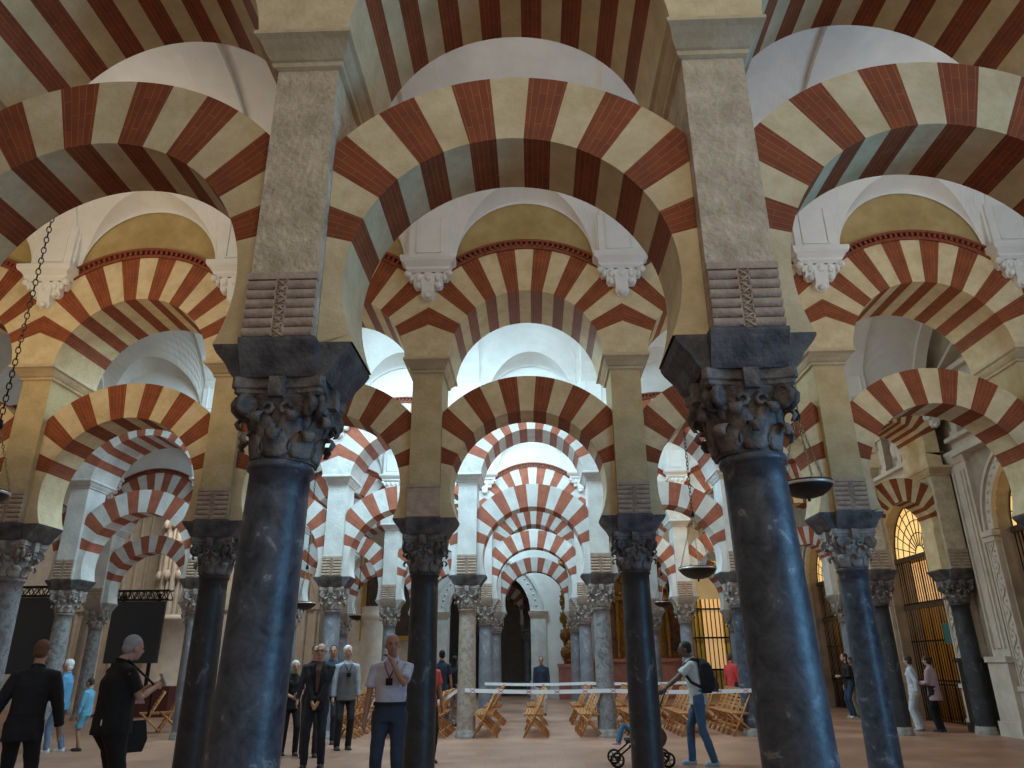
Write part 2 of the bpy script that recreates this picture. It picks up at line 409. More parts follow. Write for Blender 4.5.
def ring_mesh(name, a_l, a_r, rin, rout, zc, yh, pitch, nred, clip, zfoot=None, mats=None, tmax=None):
    """striped arch ring; centre voussoir cream; clip = (left,right) x limits"""
    b = MB()
    stilt = None
    if zfoot is not None and (zc-zfoot)/rin > .5:
        t1 = R_(108); stilt = zfoot; zfoot = zc + rin*math.cos(t1)
    elif zfoot is not None:
        t1 = PI - math.acos(min(1, (zc-zfoot)/rin))
    else: t1 = PI/2
    step = R_(pitch)
    edges = []
    k = 0
    bounds = [step*(j+.5) for j in range(0, 40) if step*(j+.5) < t1]
    last_red = nred*2-1
    segs = []   # (t0,t1,mat)
    prev = 0; idx = 0
    for bd in bounds + [t1]:
        red = (idx % 2 == 1) and idx <= last_red
        segs.append((prev, bd, 1 if red else 0)); prev = bd; idx += 1
    rm = (rin+rout)/2
    for side in (-1, 1):
        cl = clip
        def P(t, r, y): return (side*r*math.sin(t), y, zc + r*math.cos(t))
        def RO(t):
            s = math.sin(t)
            return min(rout, cl/s) if s > 1e-6 else rout
        for (s0, s1, mi) in segs:
            n = max(1, int(math.ceil((s1-s0)/R_(3.5))))
            for q in range(n):
                t0 = s0 + (s1-s0)*q/n; tt = s0 + (s1-s0)*(q+1)/n
                r0, r1 = RO(t0), RO(tt)
                o0 = P(t0, r0, -yh); o1 = P(tt, r1, -yh)
                if zfoot is not None and abs(tt-t1) < 1e-6: o1 = (side*cl, -yh, zfoot)
                i0 = P(t0, rin, -yh); i1 = P(tt, rin, -yh)
                back = lambda p: (p[0], yh, p[2])
                u0 = t0*rm; u1 = tt*rm; v0 = r0-rin; v1 = r1-rin
                fr = [i0, o0, o1, i1]; uvf = [(0,u0),(v0,u0),(v1,u1),(0,u1)]
                bk = [back(i1), back(o1), back(o0), back(i0)]; uvb = [(0,u1),(v1,u1),(v0,u0),(0,u0)]
                so = [i0, i1, back(i1), back(i0)]; uvs = [(0,u0),(0,u1),(-2*yh,u1),(-2*yh,u0)]
                ex = [o1, o0, back(o0), back(o1)]; uve = [(v1,u1),(v0,u0),(v0+2*yh,u0),(v1+2*yh,u1)]
                for pts, uv in ((fr,uvf),(bk,uvb),(so,uvs),(ex,uve)):
                    if side < 0: pts = pts[::-1]; uv = uv[::-1]
                    b.face(pts, mi, uv)
    if stilt is not None:
        for side in (-1,1):
            xa, xb = sorted((side*rin*math.sin(t1), side*clip)); b.box(xa,xb,-yh,yh,stilt,zfoot)
    return b.mesh(name, mats)

def dentil_mesh(rin, zc, half, yh):
    b = MB(); tm = math.asin(min(.999, (half-.30)/rin)) + R_(2)
    n = 40
    for r0, r1, y in ((rin, rin+.05, yh+.03), (rin+.11, rin+.15, yh+.07)):
        for q in range(n):
            t0 = -tm + 2*tm*q/n; t1 = -tm + 2*tm*(q+1)/n
            P = lambda t, r, yy: (r*math.sin(t), yy, zc + r*math.cos(t))
            v = [P(t0,r0,-y),P(t1,r0,-y),P(t1,r1,-y),P(t0,r1,-y),P(t0,r0,-yh+.1),P(t1,r0,-yh+.1),P(t1,r1,-yh+.1),P(t0,r1,-yh+.1)]
            b.add(v, [(0,1,2,3),(0,4,5,1),(3,2,6,7)])
    nd = 34
    for q in range(nd):
        t = -tm + 2*tm*(q+.5)/nd
        Mx = Matrix.Translation((0,0,zc)) @ Matrix.Rotation(t, 4, 'Y')
        b.box(-.018,.018,-(yh+.055),-yh+.1,rin+.045,rin+.115,0,Mx)
    return b.mesh('dentil_band', [M['dentil']])

def tymp_mesh(r, zc, half, yh, ztop=9.7, m='ochre'):
    b = MB(); n = 24
    for q in range(n):
        x0 = -half + 2*half*q/n; x1 = -half + 2*half*(q+1)/n
        z0 = zc + math.sqrt(max(0, r*r-x0*x0)) - .05; z1 = zc + math.sqrt(max(0, r*r-x1*x1)) - .05
        b.add([(x0,-yh,z0),(x1,-yh,z1),(x1,-yh,ztop),(x0,-yh,ztop),(x0,yh,z0),(x1,yh,z1),(x1,yh,ztop),(x0,yh,ztop)],
              [(0,1,2,3),(5,4,7,6),(0,4,5,1),(3,2,6,7)] + ([(0,3,7,4)] if q == 0 else []) + ([(1,5,6,2)] if q == n-1 else []))
    return b.mesh('tympanum', [M[m]])

def pilaster_mesh():
    """white plaster vault pilaster, rising from z 7.62; origin on the wall face"""
    b = MB(); z0 = 7.67; z1 = 8.45
    b.box(-.33,.33,-.15,.05,z0,z1)
    b.box(-.37,.37,-.10,.05,z0,z1)
    for s in (-1, 1): b.box(s*.20-.012, s*.20+.012, -.17,-.14,z0+.12,z1)
    b.box(-.21,.21,-.17,-.14,z0+.11,z0+.135)
    return b.mesh('plaster_pilaster', [M['white']])
def corbel_mesh():
    b = MB()
    def r(w, d, z): return [(-w,-d,z),(w,-d,z),(w,.03,z),(-w,.03,z)]
    b.loft([r(.24,.16,7.42), r(.34,.20,7.46), r(.36,.20,7.50), r(.37,.24,7.54), r(.43,.28,7.58), r(.44,.30,7.62), r(.44,.30,7.67)], 0)
    # carved bracket body in lobes
    for (x, w, zb) in ((0,.11,6.98),(-.155,.085,7.16),(.155,.085,7.16),(-.27,.06,7.30),(.27,.06,7.30)):
        b.loft([r_shift(x, w*.55,.05,zb), r_shift(x, w,.09,zb+.06), r_shift(x, w*.9,.12,zb+.12), r_shift(x, w*1.05,.15,7.40), r_shift(x, w*1.1,.16,7.44)], 0)
        b.ball((x,-.10,zb+.04),(w*.6,.06,.05),0,8,6)
        b.ball((x,-.13,7.34),(w*.6,.045,.07),0,8,6)
    for s in (-1, 1):
        b.ball((s*.33,-.14,7.40),(.06,.07,.06),0,8,6)
    return b.mesh('corbel', [M['white']])
def r_shift(x, w, d, z): return [(x-w,-d,z),(x+w,-d,z),(x+w,.03,z),(x-w,.03,z)]

CAP_D = capital_mesh(M['cap_d']); CAP_L = capital_mesh(M['cap_l'])
IMP_D = impost_mesh(M['impost']); IMP_L = impost_mesh(M['impost_l'])
ROLL = roll_mesh(M['roll']); ROLLP = roll_mesh(M['roll'], True)
PIER = pier_mesh(M['pier']); PIER_WARMLIT = pier_mesh(M['pier_warmlit']); PIERW = pier_mesh(M['whitestone'])
COR = cornice_mesh(M['stone']); CORW = cornice_mesh(M['whitestone'])
SH = {k: shaft_mesh('shaft', M[k]) for k in ('sh_dark','sh_black','sh_grey','sh_tan','sh_speck')}
BASE = base_mesh(M['cap_l'])
PIL = pilaster_mesh(); CORB = corbel_mesh()

shaftkind = {(1,-1.62):'sh_dark',(1,1.46):'sh_dark',(2,-10.9):'sh_speck',(2,-7.8):'sh_speck',(2,-4.70):'sh_black',(2,-1.57):'sh_black',(2,1.51):'sh_black',
             (2,4.64):'sh_dark',(3,-11.48):'sh_speck',(3,-14.8):'sh_grey',(3,-8.17):'sh_grey',(3,-4.87):'sh_grey',(3,-1.59):'sh_tan',(3,1.63):'sh_speck',
             (3,4.93):'sh_dark',(3,8.22):'sh_black',(3,10.1):'sh_black',(4,-14.6):'sh_speck',(4,-4.77):'sh_grey'}
words = {'sh_dark':'dark blue marble','sh_black':'black veined marble','sh_grey':'grey-blue marble','sh_tan':'tan speckled granite','sh_speck':'speckled grey granite'}
for row, xs in COLX.items():
    for x in xs:
        k = shaftkind.get((row,x), 'sh_grey' if row > 3 else 'sh_black')
        y = ROW_Y[row]
        light = row >= 4 or (row == 3 and k != 'sh_black') or (row == 2 and x in (4.64,-7.8))
        t = thing('marble_column', '%s column with carved capital, %s, %s' % (words[k], colword(row,x), ROWN[row]), 'column', (x,y,0), group='columns of the %s' % ROWN[row])
        sh_o = link('shaft', SH[k], t)
        if row == 1 and abs(x) < 2:
            db, dt = (-.085,-.02) if x < 0 else (.105,.03)
            sh_o.location = (db,0,0); sh_o.rotation_euler = (0,math.atan2(dt-db,Z_SH),0)
        add_capital(CAP_L if light else CAP_D, t)
        if row >= 3: link('base', BASE, t)
        white = row >= 3 and x < 6
        p = link('stone_pier', PIERW if white else PIER_WARMLIT if row == 2 else PIER, loc=(x,y,0), label='%s stone pier above the column %s, %s' % ('pale' if row > 2 else 'cream', colword(row,x), ROWN[row]),
                 cat='pier', group='piers of the %s' % ROWN[row])
        link('impost_block', IMP_L if row >= 4 else IMP_D, p)
        rl = ROLLP if (row,x) in ((2,-1.57),) else ROLL
        q = link('roll_corbel', rl[0], p)
        if rl[1]: link('braided_strip', rl[1], q)
        link('cornice', CORW if white else COR, p)

cache = {}
def arch_pair(a, white):
    key = (round(a,4), white)
    if key in cache: return cache[key]
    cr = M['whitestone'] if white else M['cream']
    rd = M['red_lit'] if white else M['red']
    rin = a-.375; zc = 5.21-rin
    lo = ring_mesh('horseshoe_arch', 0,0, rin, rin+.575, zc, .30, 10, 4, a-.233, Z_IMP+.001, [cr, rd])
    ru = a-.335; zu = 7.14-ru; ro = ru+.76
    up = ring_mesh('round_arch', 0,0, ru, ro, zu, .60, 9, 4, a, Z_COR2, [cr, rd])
    de = dentil_mesh(ro, zu, a, .60); ty = tymp_mesh(ro, zu, a, .57, m='white' if white else 'ochre')
    cache[key] = (lo, up, de, ty); return cache[key]

for row, xs in COLX.items():
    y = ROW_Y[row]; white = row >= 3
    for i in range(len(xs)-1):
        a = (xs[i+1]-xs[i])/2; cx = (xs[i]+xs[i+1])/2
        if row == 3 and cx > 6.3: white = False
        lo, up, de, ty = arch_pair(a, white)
        cw = 'red and white' if white else 'red and cream'
        lo_o = link('horseshoe_arch', lo, loc=(cx,y,0), label='%s striped free-standing lower arch, %s, %s' % (cw, bayword(row,i), ROWN[row]), cat='arch', group='lower arches of the %s' % ROWN[row])
        u = link('round_arch', up, loc=(cx,y,0), label='%s striped thick upper arch, %s, %s' % (cw, bayword(row,i), ROWN[row]), cat='arch', group='upper arches of the %s' % ROWN[row])
        link('tympanum', ty, u)
        if row == 1 and i != 1:
            k1, k2 = (1.035, 1.06) if i == 0 else (1.015, 1.02)
            h_ = lo_o
            h_.scale.z = k1; h_.location.z = Z_IMP*(1-k1); u.scale.z = k2; u.location.z = Z_COR2*(1-k2)
        if row > 1: link('dentil_band', de, u)
    if row > 1:
        for x in xs:
            p = link('plaster_pilaster', PIL, loc=(x,y-.60,0), label='white plaster pilaster and corbel, %s, %s' % (colword(row,x).replace('of the centre aisle','of centre'), ROWN[row]),
                     cat='pilaster', group='vault pilasters of the %s' % ROWN[row])
            link('corbel', CORB, p)

# ------------------------------------------------------------------ vaults
def vault(y0, y1, xs, name='ceiling', H=2.3):
    b = MB(); yc = (y0+y1)/2; bb = (y1-y0)/2; z0 = 7.75
    def col(x, c, r, rib):
        dx = abs(x-c); zz = z0 - (.10 if rib else 0)
        main = lambda t: zz + H*math.sin(t)
        if dx < r-1e-4:
            cr = lambda t: 7.66 + math.sqrt(r*r-dx*dx) + .35*math.sin(t)
            lo, hi = 0, PI/2
            for _ in range(30):
                m = (lo+hi)/2
                if main(m) > cr(m): hi = m
                else: lo = m
            tb = lo
        else: cr = main; tb = 0
        ts = [tb*k/6 for k in range(6)] + [tb + (PI-2*tb)*k/24 for k in range(25)] + [PI - tb + tb*(k+1)/6 for k in range(6)]
        return [(x, yc - bb*math.cos(t), (cr(t) if (k < 6 or k > 30) else main(t))) for k, t in enumerate(ts)]
    cols = []
    for i in range(len(xs)-1):
        c = (xs[i]+xs[i+1])/2; a = (xs[i+1]-xs[i])/2; r = a-.42
        cols += [col(c-a,c,r,True), col(c-a+.30,c,r,True), col(c-a+.301,c,r,False)]
        for k in range(25): cols.append(col(c - r*math.cos(PI*k/24), c, r, False))
        cols += [col(c+a-.301,c,r,False), col(c+a-.30,c,r,True), col(c+a,c,r,True)]
    for i in range(len(cols)-1):
        for j in range(len(cols[0])-1):
            q = [cols[i][j], cols[i][j+1], cols[i+1][j+1], cols[i+1][j]]
            if q[0] != q[3] or q[1] != q[2]: b.face(q, 0, None, False)
    # thin groin beads along the crown
    return struct(name, b.mesh(name, [M['white']]))
vault(-2.2, 4.12, COLX[2], 'ceiling')
vault(5.32, 10.38, COLX[2], 'ceiling')
vault(11.58, 17.75, COLX[3], 'ceiling')
vault(18.95, 24.55, COLX[4], 'ceiling')
vault(25.75, 31.30, [-21,-17.8]+COLX[4], 'ceiling')
vault(32.5, 38.0, [-11.3]+COLX[5]+[10.4], 'ceiling')

# ------------------------------------------------------------------ shell
def slab(name, x0,x1,y0,y1,z0,z1, m, kind='structure'):
    b = MB(); b.box(x0,x1,y0,y1,z0,z1); return struct(name, b.mesh(name,[m]))
slab('floor', -26,16,-6,52,-.2,0, M['floor'])
slab('ceiling', -21,-11.3,31.35,33.4,10,10.2, M['white'])
slab('wall_left', -21.4,-21,-3,34,0,11, M['palestone'])

# right wall with three chapel openings at X=10.35
WX = 10.45
ops = [(15.3,1.45),(20.95,1.45),(27.4,1.45)]
ZS = 4.3
def right_wall():
    b = MB(); x0, x1 = WX, WX+.7
    ys = [-3]
    for c, r in ops: ys += [c-r, c+r]
    ys.append(38)
    for k in range(0, len(ys)-1, 2): b.box(x0,x1,ys[k],ys[k+1],0,11)
    for c, r in ops:
        n = 20
        for q in range(n):
            a0 = PI*q/n; a1 = PI*(q+1)/n
            p0 = (c-r*math.cos(a0), ZS+r*math.sin(a0)); p1 = (c-r*math.cos(a1), ZS+r*math.sin(a1))
            b.add([(x0,p0[0],p0[1]),(x0,p1[0],p1[1]),(x0,p1[0],11),(x0,p0[0],11),(x1,p0[0],p0[1]),(x1,p1[0],p1[1]),(x1,p1[0],11),(x1,p0[0],11)],
                  [(3,2,1,0),(4,5,6,7),(0,1,5,4)])
    return b.mesh('wall_right',[M['wallstone']])
struct('wall_right', right_wall())
# archivolts and carved jambs
chn = ['nearest chapel','middle chapel','farthest chapel on the right']
for k, (c, r) in enumerate(ops):
    b = MB(); n = 28
    for (ra, rb, xx) in ((r, r+.10, WX-.10), (r+.10, r+.30, WX-.05), (r+.30, r+.38, WX-.12)):
        for q in range(n):
            a0 = PI*q/n; a1 = PI*(q+1)/n
            P = lambda rr, a, x: (x, c-rr*math.cos(a), ZS+rr*math.sin(a))
            b.add([P(ra,a0,xx),P(ra,a1,xx),P(rb,a1,xx),P(rb,a0,xx),P(ra,a0,WX+.02),P(ra,a1,WX+.02),P(rb,a1,WX+.02),P(rb,a0,WX+.02)],
                  [(3,2,1,0),(0,1,5,4),(2,3,7,6)])
    for q in range(1, 24):
        a = PI*q/24
        b.ball((WX-.06, c-(r+.2)*math.cos(a), ZS+(r+.2)*math.sin(a)), (.035,.055,.055),0,6,5)
    t = thing('chapel_surround', 'carved pale stone surround of the %s' % chn[k], 'doorway', (0,0,0), group='chapel surrounds')
    link('archivolt', b.mesh('archivolt',[M['palestone']]), t)
    for s in (-1, 1):
        j = MB(); y0 = c + s*(r+.045); lo, hi = sorted((y0, y0+s*.36))
        j.box(WX-.10,WX,lo+.012,hi-.012,1.0,ZS-.12)
        j.box(WX-.12,WX,lo,lo+.05,1.0,ZS-.12); j.box(WX-.12,WX,hi-.05,hi,1.0,ZS-.12)
        j.box(WX-.17,WX,lo-.04,hi+.04,0,.25); j.box(WX-.14,WX,lo-.02,hi+.02,.25,.95); j.box(WX-.18,WX,lo-.04,hi+.04,.92,1.02)
        j.box(WX-.18,WX,lo-.05,hi+.05,ZS-.14,ZS-.02); j.box(WX-.14,WX,lo-.02,hi+.02,ZS-.26,ZS-.14)
        # vine scroll relief
        pts = [(WX-.115, (lo+hi)/2 + .09*math.sin(q*.75), 1.12 + q*.06) for q in range(50)]
        j.tube(pts, .012, 5)
        for q in range(24):
            j.ball((WX-.11,(lo+hi)/2 - .06*math.sin(q*1.5+.7),1.2+q*.12),(.018,.035,.03),0,6,4)
        link('jamb', j.mesh('jamb',[M['palestone']]), t)
    # iron grille in the opening
    g = thing('iron_grille', 'black iron bar grille with leaded fanlight of the %s' % chn[k], 'grille', (WX+.3,c,0), group='chapel grilles')
    b = MB(); nb = 22
    for q in range(nb+1):
        yy = -r + .03 + (2*r-.06)*q/nb
        b.tube([(0,yy,.05),(0,yy,ZS-.02)], .014 if q % 4 else .022, 5)
    for z in (.06,.95,1.05,2.05,2.95,3.05): b.box(-.02,.02,-r,r,z-.02,z+.02)
    for q in range(nb*2):
        yy = -r + .05 + (2*r-.1)*q/(nb*2)
        b.tube([(0,yy,.1),(0,yy,.9)], .007, 4)
    link('bars', b.mesh('bars',[M['iron']]), g)
    b = MB(); b.box(-.06,.06,-r,r,ZS-.10,ZS+.03); b.box(-.05,.05,-r,r,2.9,3.02)
    link('lintel_bar', b.mesh('lintel_bar',[M['wood_d']]), g)
    b = MB()
    for q in range(13):
        a = PI*q/12; b.tube([(0,.0+.25*-math.cos(a),ZS+.25*math.sin(a)),(0,-(r-.02)*math.cos(a),ZS+(r-.02)*math.sin(a))], .014, 5)
    for rr in (.25,.6,.95,1.25,r-.02):
        b.tube([(0,-rr*math.cos(PI*q/20),ZS+rr*math.sin(PI*q/20)) for q in range(21)], .013, 5)
    link('fan_bars', b.mesh('fan_bars',[M['iron']]), g)
    b = MB(); n = 20
    b.face([(.03,-r*math.cos(PI*q/n),ZS+r*math.sin(PI*q/n)) for q in range(n+1)], 0)
    gl = link('fanlight_glass', b.mesh('fanlight_glass',[M['glow']]), g)
    # chapel interior behind
    b = MB(); X0 = WX+.7; X1 = WX+4.2
    b.box(X1,X1+.2,c-2.6,c+2.6,0,6.5); b.box(X0,X1,c-2.7,c-2.6,0,6.5); b.box(X0,X1,c+2.6,c+2.7,0,6.5); b.box(X0,X1,c-2.6,c+2.6,6.4,6.5)
    struct('wall_chapel_%s' % NUM[k+1], b.mesh('wall_chapel',[M['yellowwall']]))
    b = MB()
    b.box(X1-.35,X1-.02,c-1.7,c+1.7,0,1.1); b.box(X1-.3,X1-.02,c-1.5,c+1.5,1.1,4.6)
    for s in (-1, 1):
        for zz in (0,): b.lathe([(.13,1.1),(.10,1.3),(.14,1.8),(.10,2.4),(.13,3.2),(.16,3.4)],14,0,Matrix.Translation((X1-.4,c+s*1.1,0)))
    b.box(X1-.5,X1-.02,c-1.6,c+1.6,3.4,3.7)
    for q in range(9): b.ball((X1-.35,c-1.3+q*.325,3.9+.5*math.sin(PI*q/8)),.16,0,8,6)
    al = link('altarpiece', b.mesh('altarpiece',[M['gold']]), label='gilded altarpiece inside the %s' % chn[k], cat='altarpiece', group='chapel altarpieces')
    b = MB(); b.box(X1-.36,X1-.30,c-.75,c+.75,1.3,3.2); link('painting', b.mesh('painting',[M['paint_w']]), al)

# second glowing lattice (lit golden screen behind middle grille)
b = MB()
for q in range(26):
    yy = 19.7 + q*.1; b.box(WX+.62,WX+.66,yy,yy+.035,3.0,4.2)
for q in range(5): b.box(WX+.62,WX+.66,19.6,22.3,3.0+q*.29,3.03+q*.29)
link('lit_lattice_screen', b.mesh('lit_lattice_screen',[M['glow2']]), label='glowing gold lattice screen behind the grille of the middle chapel', cat='screen')
b = MB(); b.box(WX+.18,WX+.24,19.75,20.35,1.95,2.45); link('small_sign', b.mesh('small_sign',[M['teal']]), label='small teal notice board hanging on the middle chapel grille', cat='sign')

# black marble plinth and pale pilaster above it, between first and middle chapels
t = thing('wall_pilaster', 'pale stone wall pilaster on a black marble plinth right of the two women', 'pilaster', (WX,18.55,0))
b = MB(); b.box(-.35,0,-.35,.45,0,1.5); b.box(-.40,0,-.40,.50,1.5,1.6); b.box(-.40,0,-.40,.50,0,.2); link('plinth', b.mesh('plinth',[M['black']]), t)
b = MB(); b.box(-.22,0,-.25,.35,1.6,6.2); b.box(-.27,0,-.30,.40,1.6,1.85); b.box(-.25,0,-.12,.22,2.0,6.0); b.box(-.3,0,-.35,.45,6.2,6.5)
link('pilaster_body', b.mesh('pilaster_body',[M['palestone']]), t)

t = thing('wall_pilaster', 'pale moulded wall pilaster between the nearest and middle chapels', 'pilaster', (WX,17.55,0))
b = MB(); b.box(-.30,0,-.42,.40,0,.3); b.box(-.26,0,-.38,.36,.3,1.5); b.box(-.30,0,-.42,.40,1.5,1.62); link('pedestal', b.mesh('pedestal',[M['palestone']]), t)
b = MB(); b.box(-.12,0,-.34,.32,1.62,6.0); b.box(-.17,-.12,-.26,-.20,1.8,5.8); b.box(-.17,-.12,.18,.24,1.8,5.8); b.box(-.15,-.12,-.10,.08,1.8,5.8); link('pilaster_body', b.mesh('pilaster_body',[M['palestone']]), t)
b = MB(); b.loft([[(-.14,-.36,6.0),(0,-.36,6.0),(0,.34,6.0),(-.14,.34,6.0)],[(-.26,-.48,6.22),(0,-.48,6.22),(0,.46,6.22),(-.26,.46,6.22)],[(-.26,-.48,6.3),(0,-.48,6.3),(0,.46,6.3),(-.26,.46,6.3)]]); link('cornice', b.mesh('cornice',[M['palestone']]), t)

# carved stone portal high on the right, between second and third arcades
def portal(loc, lab, rz):
    t = thing('carved_portal', lab, 'portal', loc, rz)
    b = MB()
    for z0, z1, d in ((5.9,6.05,.28),(6.05,6.25,.18),(6.25,6.35,.34)): b.box(-2.2,2.2,-d,0,z0,z1)
    for q in range(5):
        x = -1.9 + q*.95; b.box(x-.12,x+.12,-.20,0,6.35,7.5); b.box(x-.16,x+.16,-.24,0,6.35,6.5); b.box(x-.16,x+.16,-.24,0,7.36,7.5)
    for q in range(4):
        x = -1.42 + q*.95; b.lathe([(.24,0),(.26,.04),(.2,.08),(.05,.1)],12,0,Matrix.Translation((x,0,6.95)) @ Matrix.Rotation(PI/2,4,'X'))
    for z0, z1, d in ((7.5,7.6,.26),(7.6,7.8,.20),(7.8,7.92,.36)): b.box(-2.2,2.2,-d,0,z0,z1)
    for s in (-1,1):
        b.loft([[(s*2.1,-.3,7.92),(s*2.1,0,7.92),(s*2.1,0,8.0),(s*2.1,-.3,8.0)],[(s*.3,-.3,8.7),(s*.3,0,8.7),(s*.3,0,8.82),(s*.3,-.3,8.82)]],0)
    b.lathe([(.3,0),(.32,.2),(.2,.25)],16,0,Matrix.Translation((0,0,8.4)) @ Matrix.Rotation(PI/2,4,'X'))
    link('entablature', b.mesh('entablature',[M['palestone']]), t)
portal((WX,21.0,.24), 'carved grey stone entablature with niches above the middle chapel', -PI/2)
portal((WX,15.3,.24), 'carved grey stone entablature with niches above the nearest chapel', -PI/2)

# left back: cathedral masonry
b = MB(); b.box(-21,-9.5,33.6,34,0,11)
for q in range(24):
    x = -20.5 + q*.47; b.lathe([(.09,0),(.09,11)],8,0,Matrix.Translation((x,33.6,0)))
b.box(-21,-9.5,33.45,33.6,3.9,4.15)
b.box(-21,-9.5,33.4,33.6,0,1.0)
struct('wall_choir', b.mesh('wall_choir',[M['palestone']]))
t = thing('compound_pier', 'huge moulded tan stone cathedral pier behind the left screen', 'pier', (-15.3,32.35,0))
b = MB(); b.lathe([(1.25,0),(1.25,.7),(1.15,.8),(1.1,3.3),(1.22,3.4),(1.22,3.5),(1.0,3.6)],16,0); link('pier_base', b.mesh('pier_base',[M['palestone']]), t)
b = MB(); b.lathe([(.85,3.5),(.85,9.9)],24,0)
for q in range(12):
    a = 2*PI*q/12; b.lathe([(.12,3.55),(.12,9.9)],8,0,Matrix.Translation((.92*math.cos(a),.92*math.sin(a),0)))
for q in range(12):
    a = 2*PI*(q+.5)/12; b.lathe([(.07,3.55),(.07,9.9)],8,0,Matrix.Translation((.9*math.cos(a),.9*math.sin(a),0)))
for z in (5.2,7.4):
    for q in range(12):
        a = 2*PI*(q+.5)/12; b.ball((1.0*math.cos(a),1.0*math.sin(a),z),(.16,.16,.22),0,8,6)
link('clustered_shafts', b.mesh('clustered_shafts',[M['palestone']]), t)
t = thing('round_stone_column', 'plain tan round stone column with ringed top behind the left screens', 'column', (-16.75,28.6,0))
b = MB(); b.lathe([(.55,0),(.55,.3),(.42,.45),(.38,3.4)],24); link('shaft', b.mesh('shaft',[M['palestone']]), t)
b = MB(); b.lathe([(.38,3.4),(.44,3.45),(.44,3.55),(.38,3.6),(.40,3.7),(.15,4.3)],24); link('capital', b.mesh('capital',[M['palestone']]), t)
t = thing('round_stone_column', 'plain tan stone column beside the gilt-framed painting', 'column', (-6.0,28.4,0))
b = MB(); b.lathe([(.55,0),(.55,.3),(.45,.45),(.42,3.1)],24); link('shaft', b.mesh('shaft',[M['yellowwall'] if False else M['palestone']]), t)
b = MB(); b.lathe([(.42,3.1),(.48,3.2),(.48,3.3),(.42,3.4),(.44,3.6)],24); link('capital', b.mesh('capital',[M['palestone']]), t)

# wall behind with framed painting
slab('wall_back_left', -9.5,-5.2,34.0,34.4,0,11, M['palestone'])
def framed(loc, w, h, lab, name='framed_painting'):
    t = thing(name, lab, 'painting', loc)
    b = MB(); f = .16
    for a0,a1,c0,c1 in ((-w/2,w/2,0,f),(-w/2,w/2,h-f,h),(-w/2,-w/2+f,f,h-f),(w/2-f,w/2,f,h-f)): b.box(a0,a1,-.12,0,c0,c1)
    for a0,a1,c0,c1 in ((-w/2-.04,w/2+.04,-.04,.04),(-w/2-.04,w/2+.04,h-.04,h+.04),(-w/2-.04,-w/2+.04,0,h),(w/2-.04,w/2+.04,0,h)): b.box(a0,a1,-.17,0,c0,c1)
    link('frame', b.mesh('frame',[M['goldframe']]), t)
    b = MB(); b.box(-w/2+f,w/2-f,-.06,-.02,f,h-f); link('canvas', b.mesh('canvas',[M['paint_d']]), t)
framed((-6.4,33.98,2.6), 2.6, 3.6, 'large dark painting in a gilt frame on the far wall left of centre')

# far wall with renaissance arch
b = MB(); AX = -2.25; AR = 2.05; AZ = 4.0; FY = 38.0
b.box(-5.2,AX-AR,FY,FY+.8,0,AZ); b.box(AX+AR,10.35,FY,FY+.8,0,AZ); n = 30
b.box(-5.2,AX-AR,FY,FY+.8,AZ,11); b.box(AX+AR,10.35,FY,FY+.8,AZ,11)
for q in range(n):
    a0 = PI*q/n; a1 = PI*(q+1)/n
    p0 = (AX-AR*math.cos(a0), AZ+AR*math.sin(a0)); p1 = (AX-AR*math.cos(a1), AZ+AR*math.sin(a1))
    b.add([(p0[0],FY,p0[1]),(p1[0],FY,p1[1]),(p1[0],FY,11),(p0[0],FY,11),(p0[0],FY+.8,p0[1]),(p1[0],FY+.8,p1[1]),(p1[0],FY+.8,11),(p0[0],FY+.8,11)],
          [(0,1,2,3),(5,4,7,6),(0,4,5,1)])
struct('wall_far', b.mesh('wall_far',[M['white']]))
t = thing('renaissance_archway', 'tall white moulded archway at the end of the centre aisle', 'archway', (AX,FY,0))
b = MB()
for (ra, rb, yy) in ((AR-.02,AR+.12,-.10),(AR+.12,AR+.50,-.05),(AR+.50,AR+.62,-.16)):
    for q in range(n):
        a0 = PI*q/n; a1 = PI*(q+1)/n
        P = lambda rr, a, y: (-rr*math.cos(a), y, AZ+rr*math.sin(a))
        b.add([P(ra,a0,yy),P(ra,a1,yy),P(rb,a1,yy),P(rb,a0,yy),P(ra,a0,.05),P(ra,a1,.05),P(rb,a1,.05),P(rb,a0,.05)], [(0,1,2,3),(0,4,5,1),(3,2,6,7)])
for q in range(1,26):
    a = PI*q/26; b.ball((-(AR+.31)*math.cos(a),-.06,AZ+(AR+.31)*math.sin(a)),(.06,.04,.06),0,6,5)
link('archivolt', b.mesh('archivolt',[M['whitestone']]), t)
for s in (-1, 1):
    b = MB(); x0, x1 = sorted((s*AR, s*(AR+.75)))
    b.box(x0,x1,-.12,.05,0,AZ-.35); b.box(x0+.1,x1-.1,-.16,-.1,1.0,AZ-.5); b.box(x0-.05,x1+.05,-.2,.05,0,.8)
    link('pilaster', b.mesh('pilaster',[M['whitestone']]), t)
    b = MB(); b.loft([[(x0-.0,-.13,AZ-.35),(x1,-.13,AZ-.35),(x1,.05,AZ-.35),(x0,.05,AZ-.35)],[(x0-.1,-.22,AZ-.12),(x1+.1,-.22,AZ-.12),(x1+.1,.05,AZ-.12),(x0-.1,.05,AZ-.12)],
                     [(x0-.12,-.26,AZ),(x1+.12,-.26,AZ),(x1+.12,.05,AZ),(x0-.12,.05,AZ)]],0)
    link('cornice', b.mesh('cornice',[M['palestone']]), t)
